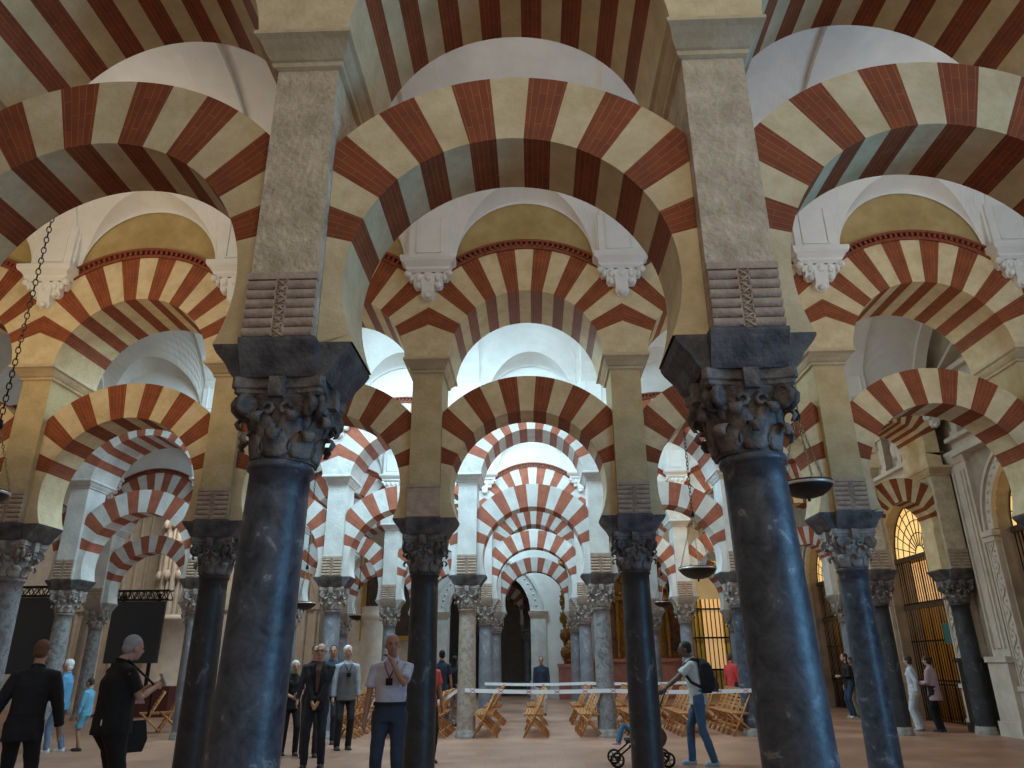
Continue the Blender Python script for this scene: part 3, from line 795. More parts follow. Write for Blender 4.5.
# dim passage behind the arch
b = MB(); b.box(-6,-5.6,38.8,50,0,8); b.box(1.6,2,38.8,50,0,8); b.box(-6,2,50,50.3,0,8); b.box(-6,2,38.8,50,8,8.2)
struct('wall_passage', b.mesh('wall_passage',[M['palestone']]))
slab('wall_passage_side', 2.0,10.35,38.8,39.2,0,8, M['palestone'])
for x, y, s in ((-3.6,42,'left'),(-3.6,46,'far left')):
    t = thing('marble_column', 'slim grey column inside the dark passage beyond the archway, %s' % s, 'column', (x,y,0)); link('shaft', SH['sh_grey'], t); add_capital(CAP_L, t); link('base', BASE, t)
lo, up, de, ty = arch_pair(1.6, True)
for y, s in ((42,'nearer'),(46,'farther')):
    link('horseshoe_arch', lo, loc=(-2.0,y,0), label='striped arch inside the dark passage beyond the archway, the %s one' % s, cat='arch')
    t = thing('marble_column', 'slim grey column on the right in the dark passage, the %s one' % s, 'column', (-.4,y,0)); link('shaft', SH['sh_grey'], t); add_capital(CAP_L, t); link('base', BASE, t)

# gilded altar column & altarpiece at far right of aisle
def salomonic(x, y, h, lab):
    t = thing('gilded_column', lab, 'column', (x,y,0))
    b = MB(); b.box(-.45,.45,-.4,.4,0,1.5); b.box(-.5,.5,-.45,.45,1.4,1.55); link('pedestal', b.mesh('pedestal',[M['redmarble']]), t)
    b = MB(); pts = [(.09*math.cos(q*.6), .09*math.sin(q*.6), 1.55+q*.08) for q in range(int(h/.08))]
    b.tube(pts, [.24+.04*math.sin(q*1.3) for q in range(len(pts))], 12)
    for q in range(len(pts)): b.ball((.27*math.cos(q*1.9),.27*math.sin(q*1.9),1.6+q*.08),.06,0,6,5)
    link('shaft', b.mesh('shaft',[M['gold']]), t)
salomonic(1.55,37.2,4.8,'gilded twisted column on a red marble pedestal right of the archway')
t = thing('altarpiece', 'large gilded altarpiece with red base behind the right-hand columns', 'altarpiece', (5.2,37.5,0))
b = MB(); b.box(-2.4,2.4,-.5,.4,0,1.7); b.box(-2.5,2.5,-.6,.4,1.6,1.75); link('altar_base', b.mesh('altar_base',[M['redmarble']]), t)
b = MB(); b.box(-2.2,2.2,-.2,.4,1.75,6.6)
for q in range(6):
    x = -2.0 + q*.8; b.lathe([(.12,1.8),(.09,2.2),(.14,3.0),(.09,3.8),(.14,4.4)],10,0,Matrix.Translation((x,-.35,0)))
for z in (4.4,6.4): b.box(-2.3,2.3,-.55,.3,z,z+.2)
for q in range(40): b.ball((random.uniform(-2,2),-.25,random.uniform(4.7,6.3)),random.uniform(.08,.2),0,6,5)
link('gilded_screen', b.mesh('gilded_screen',[M['gold']]), t)
b = MB(); b.box(-.28,.28,-.26,-.21,2.0,4.0); pm = b.mesh('painted_panel',[M['paint_w']])
for x in (-1.6,0,1.6): link('painted_panel', pm, t, (x,0,0))

# golden arched chapel front at the far right end
t = thing('chapel_arcade', 'tan stone arched chapel front glowing warmly beyond the man with the backpack', 'archway', (8.6,36.6,0))
b = MB()
for q in range(24):
    a0 = PI*q/24; a1 = PI*(q+1)/24
    P = lambda rr, a, y: (-rr*math.cos(a), y, 4.4+rr*math.sin(a))
    b.add([P(1.25,a0,-.2),P(1.25,a1,-.2),P(1.75,a1,-.2),P(1.75,a0,-.2),P(1.25,a0,.4),P(1.25,a1,.4),P(1.75,a1,.4),P(1.75,a0,.4)],[(0,1,2,3),(0,4,5,1),(3,2,6,7),(5,4,7,6)])
link('arch_band', b.mesh('arch_band',[M['yellowwall']]), t)
for s in (-1,1):
    b = MB(); b.box(s*1.5-.3,s*1.5+.3,-.25,.45,0,1.0); b.box(s*1.5-.3,s*1.5+.3,-.25,.45,4.1,4.4)
    link('pedestal', b.mesh('pedestal',[M['yellowwall']]), t)
    b = MB(); b.lathe([(.24,1.0),(.26,1.1),(.21,1.2),(.19,3.7),(.24,3.8),(.30,4.1)],20,0,Matrix.Translation((s*1.5,0,0))); link('pillar', b.mesh('pillar',[M['yellowwall']]), t)
b = MB(); b.box(-.55,.35,.3,.36,1.2,4.4); link('lit_panel', b.mesh('lit_panel',[M['glow2']]), t)
b = MB(); b.box(-1.25,-.55,.3,.5,0,4.4); b.box(.35,1.25,.3,.5,0,4.4); b.box(-.55,.35,.3,.5,0,1.2); link('stone_infill', b.mesh('stone_infill',[M['yellowwall']]), t)
b = MB()
for q in range(13): b.box(-1.2+q*.2-.02,-1.2+q*.2+.02,.16,.20,.2,4.4)
for z in (1.2,2.6,3.9): b.box(-1.25,1.25,.14,.20,z,z+.08)
link('iron_bars', b.mesh('iron_bars',[M['iron']]), t)

# ------------------------------------------------------------------ screens with truss
def led_screen(loc, w, h, z0, lab):
    t = thing('display_screen', lab, 'screen', loc)
    b = MB(); b.box(-w/2,w/2,-.05,.1,z0,z0+h); b.box(-w/2-.03,w/2+.03,.02,.14,z0-.03,z0+h+.03); link('panel', b.mesh('panel',[M['screen']]), t)
    b = MB()
    for s in (-1,1):
        b.box(s*w/2*.7-.05,s*w/2*.7+.05,.1,.2,0,z0+h+.3); b.box(s*w/2*.7-.3,s*w/2*.7+.3,-.3,.5,0,.05)
    link('stand', b.mesh('stand',[M['truss']]), t)
    b = MB(); zt = z0+h+.08
    for yy in (-.15,.2):
        for zz in (zt,zt+.32): b.tube([(-w/2-.2,yy,zz),(w/2+.2,yy,zz)],.03,6)
    nn = 9
    for q in range(nn):
        xa = -w/2-.2 + (w+.4)*q/nn; xb = -w/2-.2 + (w+.4)*(q+1)/nn
        for yy in (-.15,.2): b.tube([(xa,yy,zt),((xa+xb)/2,yy,zt+.32)],.018,5); b.tube([((xa+xb)/2,yy,zt+.32),(xb,yy,zt)],.018,5)
        b.tube([(xa,-.15,zt),(xa,.2,zt+.32)],.018,5)
    link('truss', b.mesh('truss',[M['truss']]), t)
led_screen((-14.35,27.2,0),1.85,2.05,1.72,'large blank dark screen under a black truss, right of the pair on the left')
led_screen((-18.75,27.2,0),3.0,2.55,1.4,'large blank dark screen under a black truss at the left edge')
t = thing('red_stage_box', 'dark red box with a pale emblem under the right-hand blank screen', 'box', (-13.3,26.6,0))
b = MB(); b.box(-.95,.95,-.3,.3,.05,.95); b.box(-1,1,-.34,.34,0,.08); link('box_body', b.mesh('box_body',[M['redbase']]), t)
b = MB(); b.face([(-.18,-.305,.42),(.2,-.305,.42),(.12,-.305,.62),(.0,-.305,.52),(-.08,-.305,.66)],0); link('emblem', b.mesh('emblem',[M['pinkmark']]), t)

# ------------------------------------------------------------------ hanging lamps
def chain(b, p0, p1, link_l=.06, r=.006, mi=0):
    p0 = Vector(p0); p1 = Vector(p1); d = p1-p0; L = d.length; n = max(2,int(L/(link_l*.78))); d.normalize()
    u = d.orthogonal().normalized(); w = d.cross(u)
    for k in range(n):
        c = p0 + d*(L*(k+.5)/n); s = u if k % 2 else w
        pts = [c + d*(link_l/2*math.cos(a)) + s*(link_l*.26*math.sin(a)) for a in [2*PI*q/8 for q in range(9)]]
        b.tube(pts, r, 4)
def hanging_lamp(x, y, z, r, ztop, lab):
    t = thing('hanging_lamp', lab, 'lamp', (x,y,z), group='bowl lamps on chains')
    b = MB(); b.lathe([(.02,-.14*r/.27),(.08*r/.27,-.135*r/.27),(.16*r/.27,-.11*r/.27),(.22*r/.27,-.07*r/.27),(.255*r/.27,-.03*r/.27),(r,-.005),(r,.035),(r*.93,.035),(r*.8,-.02),(.02,-.04)],36,0)
    b.lathe([(.005,-.18*r/.27),(.02,-.165*r/.27),(.015,-.13*r/.27)],10,0)
    link('bowl', b.mesh('bowl',[M['bowl']]), t)
    b = MB(); b.lathe([(r*.985,-.012),(r*1.03,-.008),(r*1.035,.012),(r*1.0,.018)],36,0,cap=False); link('rim', b.mesh('rim',[M['rim']]), t)
    b = MB(); zj = .85*r/.27*.9
    for k in range(3):
        a = 2*PI*k/3 + .4; chain(b,(r*math.cos(a),r*math.sin(a),.03),(.02*math.cos(a),.02*math.sin(a),zj),.05,.005)
    link('lamp_chain', b.mesh('lamp_chain',[M['brass']]), t)
    b = MB(); b.lathe([(.01,zj+.12),(.03,zj+.1),(.045,zj+.02),(.03,zj-.02)],10)
    chain(b,(0,0,zj+.1),(0,0,ztop-z),.10,.007); link('long_chain', b.mesh('long_chain',[M['iron']]), t)
hanging_lamp(3.06,8.0,3.36,.27,10.0,'large dark bowl lamp on chains hanging right of the nearest right column')
hanging_lamp(-6.22,8.0,3.42,.27,10.0,'dark bowl lamp on a long chain at the left edge of the view')
hanging_lamp(3.2,14.6,3.24,.36,10.0,'dark bowl lamp with pale rim hanging above the man with the backpack')
hanging_lamp(-6.55,21.5,3.22,.34,10.0,'dark bowl lamp hanging just right of the nearest left column')
hanging_lamp(-6.6,28.4,3.3,.34,9.6,'small dark bowl lamp hanging in front of the gilt-framed painting')
hanging_lamp(4.8,28.4,3.65,.34,9.6,'small dark bowl lamp behind the centre right black column')

# ------------------------------------------------------------------ folding chairs
def chair_meshes():
    mm = {}
    # chair faces -x ; footprint .5 (x) by .44 (y)
    b = MB()
    for s in (-1,1): b.tube([(-.25,s*.20,.0),(-.02,s*.20,.42),(.22,s*.20,.90)], [(.012,.02)]*3, 6)
    b.box(.18,.22,-.20,.20,.84,.91)
    mm['back_frame'] = b
    b = MB()
    for k in range(5):
        z = .52+k*.07; x = -.02+.24*(z-.42)/.48; b.box(x-.008,x+.012,-.19,.19,z,z+.045)
    mm['backrest'] = b
    b = MB()
    for s in (-1,1): b.tube([(.25,s*.175,.0),(-.22,s*.175,.44)], [(.012,.02)]*2, 6)
    b.box(.12,.15,-.17,.17,.10,.13)
    for q in range(4):
        zz = .10+.085*q; xx = -.25+.23*zz/.42; b.box(xx-.008,xx+.012,-.19,.19,zz,zz+.03)
    mm['cross_legs'] = b
    b = MB()
    for k in range(6):
        x = -.24+k*.068; b.box(x,x+.05,-.19,.19,.435,.455)
    for s in (-1,1): b.box(-.24,.16,s*.16-.012,s*.16+.012,.41,.436)
    mm['seat'] = b
    return {k: v.mesh(k,[M['wood']]) for k, v in mm.items()}
CH = chair_meshes()
rows_x = [(-4.95,'fifth row left'),(-3.95,'fourth row left'),(-3.0,'third row left'),(-2.1,'second row left'),(-1.05,'first row left'),(0.02,'centre row'),(1.15,'first row right'),(2.15,'second row right'),(3.2,'third row right'),(4.25,'fourth row right')]
n_in = {-4.95:0}
ordn = ['nearest','second','third','fourth','fifth','sixth','seventh','eighth','ninth','tenth']
for cx, wname in rows_x:
    ys = [18.35+.50*k for k in range(5)] + [21.9+.50*k for k in range(4)]
    if cx in (-4.95,): continue
    for k, y in enumerate(ys):
        if abs(cx-(-1.59)) < .3 and k == 0: continue
        if abs(cx-4.93) < .3 and k < 1: continue
        t = thing('folding_chair', 'slatted wooden folding chair, %s from the camera in the %s of the aisle' % (ordn[k], wname.replace('centre row','centre row')), 'chair',
                  (cx*1.1+random.uniform(-.02,.02), y, 0), random.uniform(-.05,.05), 'wooden folding chairs')
        t.scale = (1.11,1.0,1.08)
        for nme in ('seat','backrest','back_frame','cross_legs'): link(nme, CH[nme], t)
# ladder-like stack on the left
for k, (x, y, rz) in enumerate([(-9.75,20.0,.55),(-9.35,20.25,.6),(-8.95,20.5,.65)]):
    t = thing('folding_chair', 'slatted wooden folding chair standing beside the far left black column, %s one' % ordn[k], 'chair', (x,y,0), rz, 'wooden folding chairs')
    t.scale = (1.11,1.0,1.08)
    for nme in ('seat','backrest','back_frame','cross_legs'): link(nme, CH[nme], t)

# ------------------------------------------------------------------ barrier tape
def tape(pts, lab, w=.085, marks=True):
    t = thing('barrier_tape', lab, 'tape')
    b = MB(); k = MB()
    for i in range(len(pts)-1):
        p = Vector(pts[i]); q = Vector(pts[i+1]); n = max(1,int((q-p).length/.3))
        d = (q-p).normalized(); nn = Vector((d.y,-d.x,0)).normalized()
        for j in range(n):
            a = p.lerp(q, j/n); c = p.lerp(q, (j+1)/n)
            sa = Vector((0,0,-.03*math.sin(PI*j/n))); sc = Vector((0,0,-.03*math.sin(PI*(j+1)/n)))
            a = a+sa; c = c+sc; up = Vector((0,0,w/2)); th = nn*.002
            v = [a-up-th,c-up-th,c+up-th,a+up-th,a-up+th,c-up+th,c+up+th,a+up+th]
            b.add(v,[(0,1,2,3),(5,4,7,6),(3,2,6,7),(1,0,4,5)])
            if marks and j % 2 == 0:
                m = (a+c)/2; e = d*.10; u2 = Vector((0,0,.032)); o = nn*.004
                for sg in (-1,1):
                    k.add([m-e*.6-u2*sg+o-e*.15, m-e*.6-u2*sg+o+e*.15, m+e*.6+u2*sg+o+e*.15, m+e*.6+u2*sg+o-e*.15],[(0,1,2,3)])
    link('tape_band', b.mesh('tape_band',[M['tape']]), t)
    if marks: link('red_marks', k.mesh('red_marks',[M['tape_r']]), t)
yt = 18.35-.245
tape([(-3.0,19.4,.55),(-2.35,18.9,.72),(-1.83,18.5,.98),(-1.59,yt,1.0),(1.63,yt,.97),(4.93,yt,.95),(5.2,18.4,.96)], 'white barrier tape with red marks strung between the third arcade columns')
yt = 25.15-.245
tape([(-1.60,yt,.98),(1.66,yt,.97)], 'white barrier tape across the centre aisle behind the chairs, the farther one', marks=False)
tape([(1.66,yt,.97),(4.93,yt,.97)], 'white barrier tape behind the chairs right of the centre aisle', marks=False)
# ------------------------------------------------------------------ PEOPLE
#PEOPLE_BEGIN
SK = {'light': mat('skin_light', (.50,.29,.20), .55), 'tan': mat('skin_tan', (.36,.19,.12), .55), 'brown': mat('skin_brown', (.14,.070,.042), .55)}
_cm = {}
def cloth(c, r=.85):
    k = tuple(c)
    if k not in _cm: _cm[k] = mat('cloth_%d' % len(_cm), c, r, col2=tuple(min(1, q*1.25+.003) for q in c), nscale=9, bump=.2, bscale=60)
    return _cm[k]
M['eye'] = mat('eye_dark', (.02,.015,.012), .2); M['lip'] = mat('lips', (.28,.09,.07), .5)
def finish(mb, name, m, vox, smooth=3, disp=0):
    me = mb.mesh(name+'_src', [m]); o = bpy.data.objects.new(name+'_tmp', me); C.objects.link(o)
    r = o.modifiers.new('r','REMESH'); r.mode = 'VOXEL'; r.voxel_size = vox; r.use_smooth_shade = True
    if smooth: s = o.modifiers.new('s','SMOOTH'); s.iterations = smooth; s.factor = .5
    if disp:
        tx = bpy.data.textures.new('folds','CLOUDS'); tx.noise_scale = .09
        d = o.modifiers.new('d','DISPLACE'); d.texture = tx; d.strength = disp; d.mid_level = .5
    dg = bpy.context.evaluated_depsgraph_get(); dg.update()
    out = bpy.data.meshes.new_from_object(o.evaluated_get(dg)); out.name = name
    out.materials.clear(); out.materials.append(m)
    for p in out.polygons: p.use_smooth = True; p.material_index = 0
    bpy.data.objects.remove(o); bpy.data.meshes.remove(me)
    return out
def ik(a, c, l1, l2, pole):
    a = Vector(a); c = Vector(c); d = c-a; L = min(d.length, (l1+l2)*.999); d.normalize(); c = a + d*L
    x = (l1*l1 - l2*l2 + L*L)/(2*L); h = math.sqrt(max(0, l1*l1-x*x))
    p = Vector(pole); p = (p - d*p.dot(d)).normalized()
    return a + d*x + p*h, c
def person(label, loc, face, H=1.75, skin='light', sex='m', lhand=(.26,.05,.78), rhand=(-.26,.05,.78), lfoot=(.10,0), rfoot=(-.10,0), lean=0.0, turn=0, nod=0,
           top=(.02,.02,.025), topstyle='long', bottom=(.02,.025,.04), bstyle='trousers', hair=(.05,.04,.035), hstyle='short', shoe=(.02,.02,.02),
           long_top=0, extra=None, girth=1.0, vest=None, parts_extra=None, lpole=None, rpole=None, sit=False, grip=.6, belt=None):
    """local frame: front is -y, the person's left is +x ; every length is for a 1.75 m body, then scaled"""
    k = H/1.75*1.11
    t = thing('person', label, 'person', (loc[0],loc[1],0), face)
    V = lambda x, f, z: Vector((x, -f, z))
    pz = .945 if not sit else .47
    P = V(0, 0, pz); ch = V(0, lean*.8, pz+.36); N = V(0, lean*1.0+.0, pz+.545); HC = V(0, lean*1.0+.035+nod*.5, pz+.682-nod*.3)
    sw = .172 if sex == 'm' else .150
    sw *= (1+girth)/2
    sh = {1: V(sw, lean, pz+.455), -1: V(-sw, lean, pz+.455)}
    hands = {1: V(*lhand), -1: V(*rhand)}
    feet = {1: lfoot, -1: rfoot}
    b = MB()
    # torso (kept slim under the clothes), neck, head
    def ring(c, rx, ry, n=14): return [(c.x+rx*math.cos(2*PI*q/n), c.y+ry*math.sin(2*PI*q/n), c.z) for q in range(n)]
    b.loft([ring(P+Vector((0,0,-.10)),.11,.085), ring(P,.13,.09), ring(P.lerp(ch,.5),.11,.08), ring(ch,.13,.09), ring(ch.lerp(N,.6),.12,.075), ring(N,.055,.055)])
    b.tube([N+Vector((0,0,-.06)), N, HC+Vector((0,.015,-.06))], [.062,.054,.052], 12)
    hm = Matrix.Translation(HC) @ Matrix.Rotation(turn, 4, 'Z') @ Matrix.Rotation(nod*1.6, 4, 'X')
    hb = MB()
    hb.ball((0,.012,.035),(.073,.092,.088),0,18,12); hb.ball((0,-.022,-.02),(.058,.066,.085),0,16,10); hb.ball((0,-.05,-.075),(.032,.032,.028),0,10,8)
    hb.tube([(0,-.088,.018),(0,-.104,-.015),(0,-.092,-.028)],[.009,.015,.010],8)
    hb.tube([(-.03,-.078,.030),(0,-.086,.034),(.03,-.078,.030)],[.010,.009,.010],6)
    for s in (-1,1): hb.ball((s*.074,.008,-.008),(.010,.020,.031),0,10,8)
    hb.tube([(-.022,-.080,-.052),(0,-.088,-.050),(.022,-.080,-.052)],[.006,.009,.006],6)
    b.add(hb.v, hb.f, 0, True, hm)
    vox = .0095
    arms = {}
    for s in (1,-1):
        el, hd = ik(sh[s], hands[s], .285, .25, (lpole if s > 0 else rpole) or (s*.5, .8, -.5))
        arms[s] = (el, hd)
        b.tube([sh[s]+Vector((-s*.03,0,0)), sh[s]+Vector((s*.01,0,-.02)), sh[s].lerp(el,.5), el, el.lerp(hd,.35), hd], [.045,.046,.042,.035,.036,.024], 10)
        # hand
        d = (hd-el).normalized(); palm = hd + d*.045
        nrm = Vector((-s,0,0)); nrm = (nrm - d*nrm.dot(d)).normalized() if abs(nrm.dot(d)) < .95 else Vector((0,0,1)); side = d.cross(nrm)
        if side.y > 0: side = -side       # thumb side forward
        b.tube([hd-d*.01, hd+d*.03, hd+d*.075], [(.024,.022),(.036,.017),(.036,.015)] if False else [.024,.026,.024], 8)
        for q in range(-1,2,1): b.tube([hd+side*(q*.016), hd+d*.04+side*(q*.020), hd+d*.08+side*(q*.021)], [.014,.0145,.012], 7)
        for q, ln in enumerate((.070,.078,.073,.058)):
            o = side*(.030-.020*q); base = hd + d*.078 + o; c = grip
            p1 = base + d*(ln*.45) + nrm*(ln*.2*c); p2 = p1 + d*(ln*.3*(1-c*.6)) + nrm*(ln*.32*c); p3 = p2 + d*(ln*.25*(1-c)) + nrm*(ln*.28*c)
            b.tube([base, p1, p2, p3], [.0100,.0095,.0088,.0075], 7)
        tb = hd + d*.025 + side*.022
        b.tube([tb, tb+d*.03+side*.020+nrm*.008, tb+d*.058+side*.024+nrm*.018], [.012,.0105,.0085], 7)
    legs = {}
    for s in (1,-1):
        hip = P + Vector((s*.088,0,-.03)); fx, ff = feet[s][:2]
        fz = feet[s][2] if len(feet[s]) > 2 else .08
        ank = V(fx, ff, fz)
        kn, an = ik(hip, ank, .43, .43, (s*.08,-1,.12))
        legs[s] = (hip, kn, an)
        b.tube([hip+Vector((0,0,.05)), hip, hip.lerp(kn,.5), kn, kn.lerp(an,.35), an], [.07,.075,.062,.048,.048,.034], 12)
        b.tube([an+Vector((0,.03,-.03)), an+Vector((0,-.05,-.045)), an+Vector((0,-.13,-.06))], [.034,.034,.022], 8)
    body = finish(b, 'body', SK[skin], vox, 1)
    bo = link('body', body, t)
    # face marks
    e = MB()
    for s in (-1,1):
        p = hm @ Vector((s*.028,-.080,.012)); e.ball(p,(.009,.006,.006),0,8,6)
        e.tube([hm @ Vector((s*.014,-.088,.030)), hm @ Vector((s*.030,-.086,.034)), hm @ Vector((s*.046,-.076,.029))],.0038,5)
    link('eyes', e.mesh('eyes',[M['eye']]), t)
    e = MB(); e.tube([hm @ Vector((-.020,-.086,-.051)), hm @ Vector((0,-.096,-.049)), hm @ Vector((.020,-.086,-.051))],[.003,.0055,.003],6)
    link('mouth', e.mesh('mouth',[M['lip']]), t)
    # hair
    if hstyle != 'bald':
        h = MB()
        if hstyle in ('short','cap'):
            h.ball((0,.026,.050),(.079,.092,.084),0,16,10); h.ball((0,.055,.0),(.070,.060,.065),0,12,8)
        elif hstyle == 'fringe':
            h.tube([(.074,-.02,.005),(.080,.02,.01),(.060,.075,.01),(0,.102,.01),(-.060,.075,.01),(-.080,.02,.01),(-.074,-.02,.005)],[.012,.018,.022,.024,.022,.018,.012],8)
        elif hstyle == 'long':
            h.ball((0,.025,.045),(.084,.098,.092),0,16,10); h.loft([ [((.085-.01*a)*math.cos(2*PI*q/12), .045+(.06-.01*a)*math.sin(2*PI*q/12), .03-.07*a) for q in range(12)] for a in range(4)])
        elif hstyle == 'bob':
            h.ball((0,.025,.040),(.088,.100,.096),0,16,10); h.ball((0,.05,-.03),(.080,.065,.07),0,14,8)
        elif hstyle == 'bun':
            h.ball((0,.026,.048),(.080,.094,.086),0,16,10); h.ball((0,.115,.05),(.04,.035,.04),0,10,8)
        # keep the face clear: push hair vertices back off the face
        hv = []
        for (x,y,z) in h.v:
            if y < -.045 and z < .085: y = -.045 + (y+.045)*.15
            hv.append((x,y,z))
        h.v = hv; h2 = MB(); h2.add(h.v, h.f, 0, True, hm)
        link('hair', finish(h2,'hair',cloth(hair,.7),.010,2,.006), t)
    # top
    g = girth; c = MB(); B = .125*g
    zt = -.12 - long_top
    off = .012
    c.loft([ring(P+Vector((0,0,zt)),.168*g+long_top*.12,B+.012+long_top*.05)] + ([ring(P+Vector((0,0,-.03)),.165*g,B+.008)] if zt < -.05 else []) + [ ring(P.lerp(ch,.4),.150*g if sex=='m' else .130*g,B), ring(ch,.168*(1+g)/2,B),
            ring(ch.lerp(N,.42),.165,.105), ring(ch.lerp(N,.66),.135,.090), ring(ch.lerp(N,.86),.090,.075), ring(N+Vector((0,0,.0)),.062,.064)])
    if sex == 'f':
        for s in (-1,1): c.ball(ch+Vector((s*.065,-.085,-.0)),(.062,.055,.06),0,10,8)
    for s in (1,-1):
        el, hd = arms[s]; a0 = sh[s]
        if topstyle in ('long','jacket'):
            w = .014 if topstyle == 'jacket' else .004
            c.tube([a0+Vector((-s*.09,0,.0)), a0+Vector((s*.004,0,-.01)), a0.lerp(el,.5), el, el.lerp(hd,.5), hd.lerp(el,.03)], [.062+w*.5,.060+w*.6,.055+w,.048+w,.042+w,.036+w], 12)
        elif topstyle == 'short':
            c.tube([a0+Vector((-s*.09,0,.0)), a0+Vector((s*.004,0,-.01)), a0.lerp(el,.45), a0.lerp(el,.74)], [.060,.060,.060,.064], 12)
    top_o = link('jacket' if topstyle == 'jacket' else 'shirt', finish(c,'top',cloth(top),.013,4,.016), t)
    if vest:
        c = MB()
        c.loft([ring(P+Vector((0,0,-.13)),.180*g,B+.03), ring(P.lerp(ch,.4),.166*g,B+.02), ring(ch,.182*(1+g)/2,B+.02), ring(ch.lerp(N,.5),.168,.115), ring(ch.lerp(N,.72),.125,.09)])
        link('vest', finish(c,'vest',cloth(vest),.013,3,.01), t)
    # collar
    c = MB(); c.tube([N+Vector((.060*math.cos(a),.058*math.sin(a)+.002,-.004+.018*math.sin(a))) for a in [2*PI*q/12 for q in range(13)]],.014,6)
    link('collar', c.mesh('collar',[cloth(top)]), top_o)
    # bottoms
    c = MB()
    c.loft([ring(P+Vector((0,0,.10)),.152*g,.122*g), ring(P,.158*g,.120*g), ring(P+Vector((0,0,-.09)),.162*g,.115*g)])
    for s in (1,-1):
        hip, kn, an = legs[s]
        if bstyle == 'trousers':
            c.tube([hip+Vector((0,0,.04)), hip+Vector((0,0,-.06)), hip.lerp(kn,.5), kn, kn.lerp(an,.5), an+Vector((0,0,-.03))], [.09*g,.096*g,.080,.066,.062,.056], 12)
        elif bstyle == 'wide':
            c.tube([hip+Vector((0,0,.04)), hip+Vector((0,0,-.06)), hip.lerp(kn,.5), kn, kn.lerp(an,.5), an+Vector((0,0,-.04))], [.09*g,.098*g,.088,.080,.085,.095], 12)
        elif bstyle == 'shorts':
            c.tube([hip+Vector((0,0,.04)), hip+Vector((0,0,-.06)), hip.lerp(kn,.5), hip.lerp(kn,.88)], [.09,.095,.088,.086], 12)
    link('trousers' if bstyle != 'shorts' else 'shorts', finish(c,'bottom',cloth(bottom),.013,3,.016), t)
    if belt:
        c = MB(); c.loft([ring(P+Vector((0,0,.070)),.163*g,B+.012,24), ring(P+Vector((0,0,.105)),.161*g,B+.012,24)])
        link('belt', c.mesh('belt',[cloth(belt)]), t)
    for s in (1,-1):
        an = legs[s][2]; c = MB()
        c.ball((an.x,an.y+.015,an.z-.035),(.045,.055,.045),0,12,8); c.ball((an.x,an.y-.075,an.z-.048),(.046,.085,.032),0,12,8); c.box(an.x-.042,an.x+.042,an.y-.15,an.y+.06,an.z-.08,an.z-.055)
        link('shoe', finish(c,'shoe',cloth(shoe,.5),.010,1), t)
    t.scale = (k,k,k)
    info = dict(t=t, N=N, HC=HC, P=P, ch=ch, arms=arms, hm=hm, k=k, B=B, V=V)
    if extra: extra(info)
    return info
def held(info, mb, name, m, label, cat):
    o = link(name, mb.mesh(name,[m]), label=label, cat=cat); t = info['t']
    o.location = t.location; o.rotation_euler = t.rotation_euler; o.scale = t.scale
    return o
def lanyard(info, col, lab_badge):
    b = MB(); N = info['N']; ch = info['ch']; B = info['B']
    bot = ch + Vector((0,-B-.012,-.02))
    for s in (-1,1): b.tube([N+Vector((s*.06,.02,-.005)), N+Vector((s*.07,-.075,-.05)), ch+Vector((s*.05,-B-.006,.09)), bot], .007, 5)
    held(info, b, 'lanyard', cloth(col), lab_badge[0], 'lanyard')
    b = MB(); b.box(bot.x-.035,bot.x+.035,bot.y-.03,bot.y-.004,bot.z-.07,bot.z); b.lathe([(.018,0),(.016,.02)],12,0,Matrix.Translation(bot+Vector((0,-.028,-.035))) @ Matrix.Rotation(PI/2,4,'X'))
    held(info, b, 'pocket_camera', M['iron'], lab_badge[1], 'camera')
def phone(info, lab, s=-1):
    el, hd = info['arms'][s]; d = (hd-el).normalized(); p = hd + d*.09
    b = MB(); b.box(-.036,.036,-.005,.005,-.07,.07,0,Matrix.Translation(p+Vector((0,-.015,.03))) @ Matrix.Rotation(-.5,4,'X'))
    held(info, b, 'phone', M['tape'], lab, 'phone')

NAVY = (.012,.014,.024); BLK = (.008,.008,.009); WHT = (.50,.50,.55); JEAN = (.045,.075,.13)
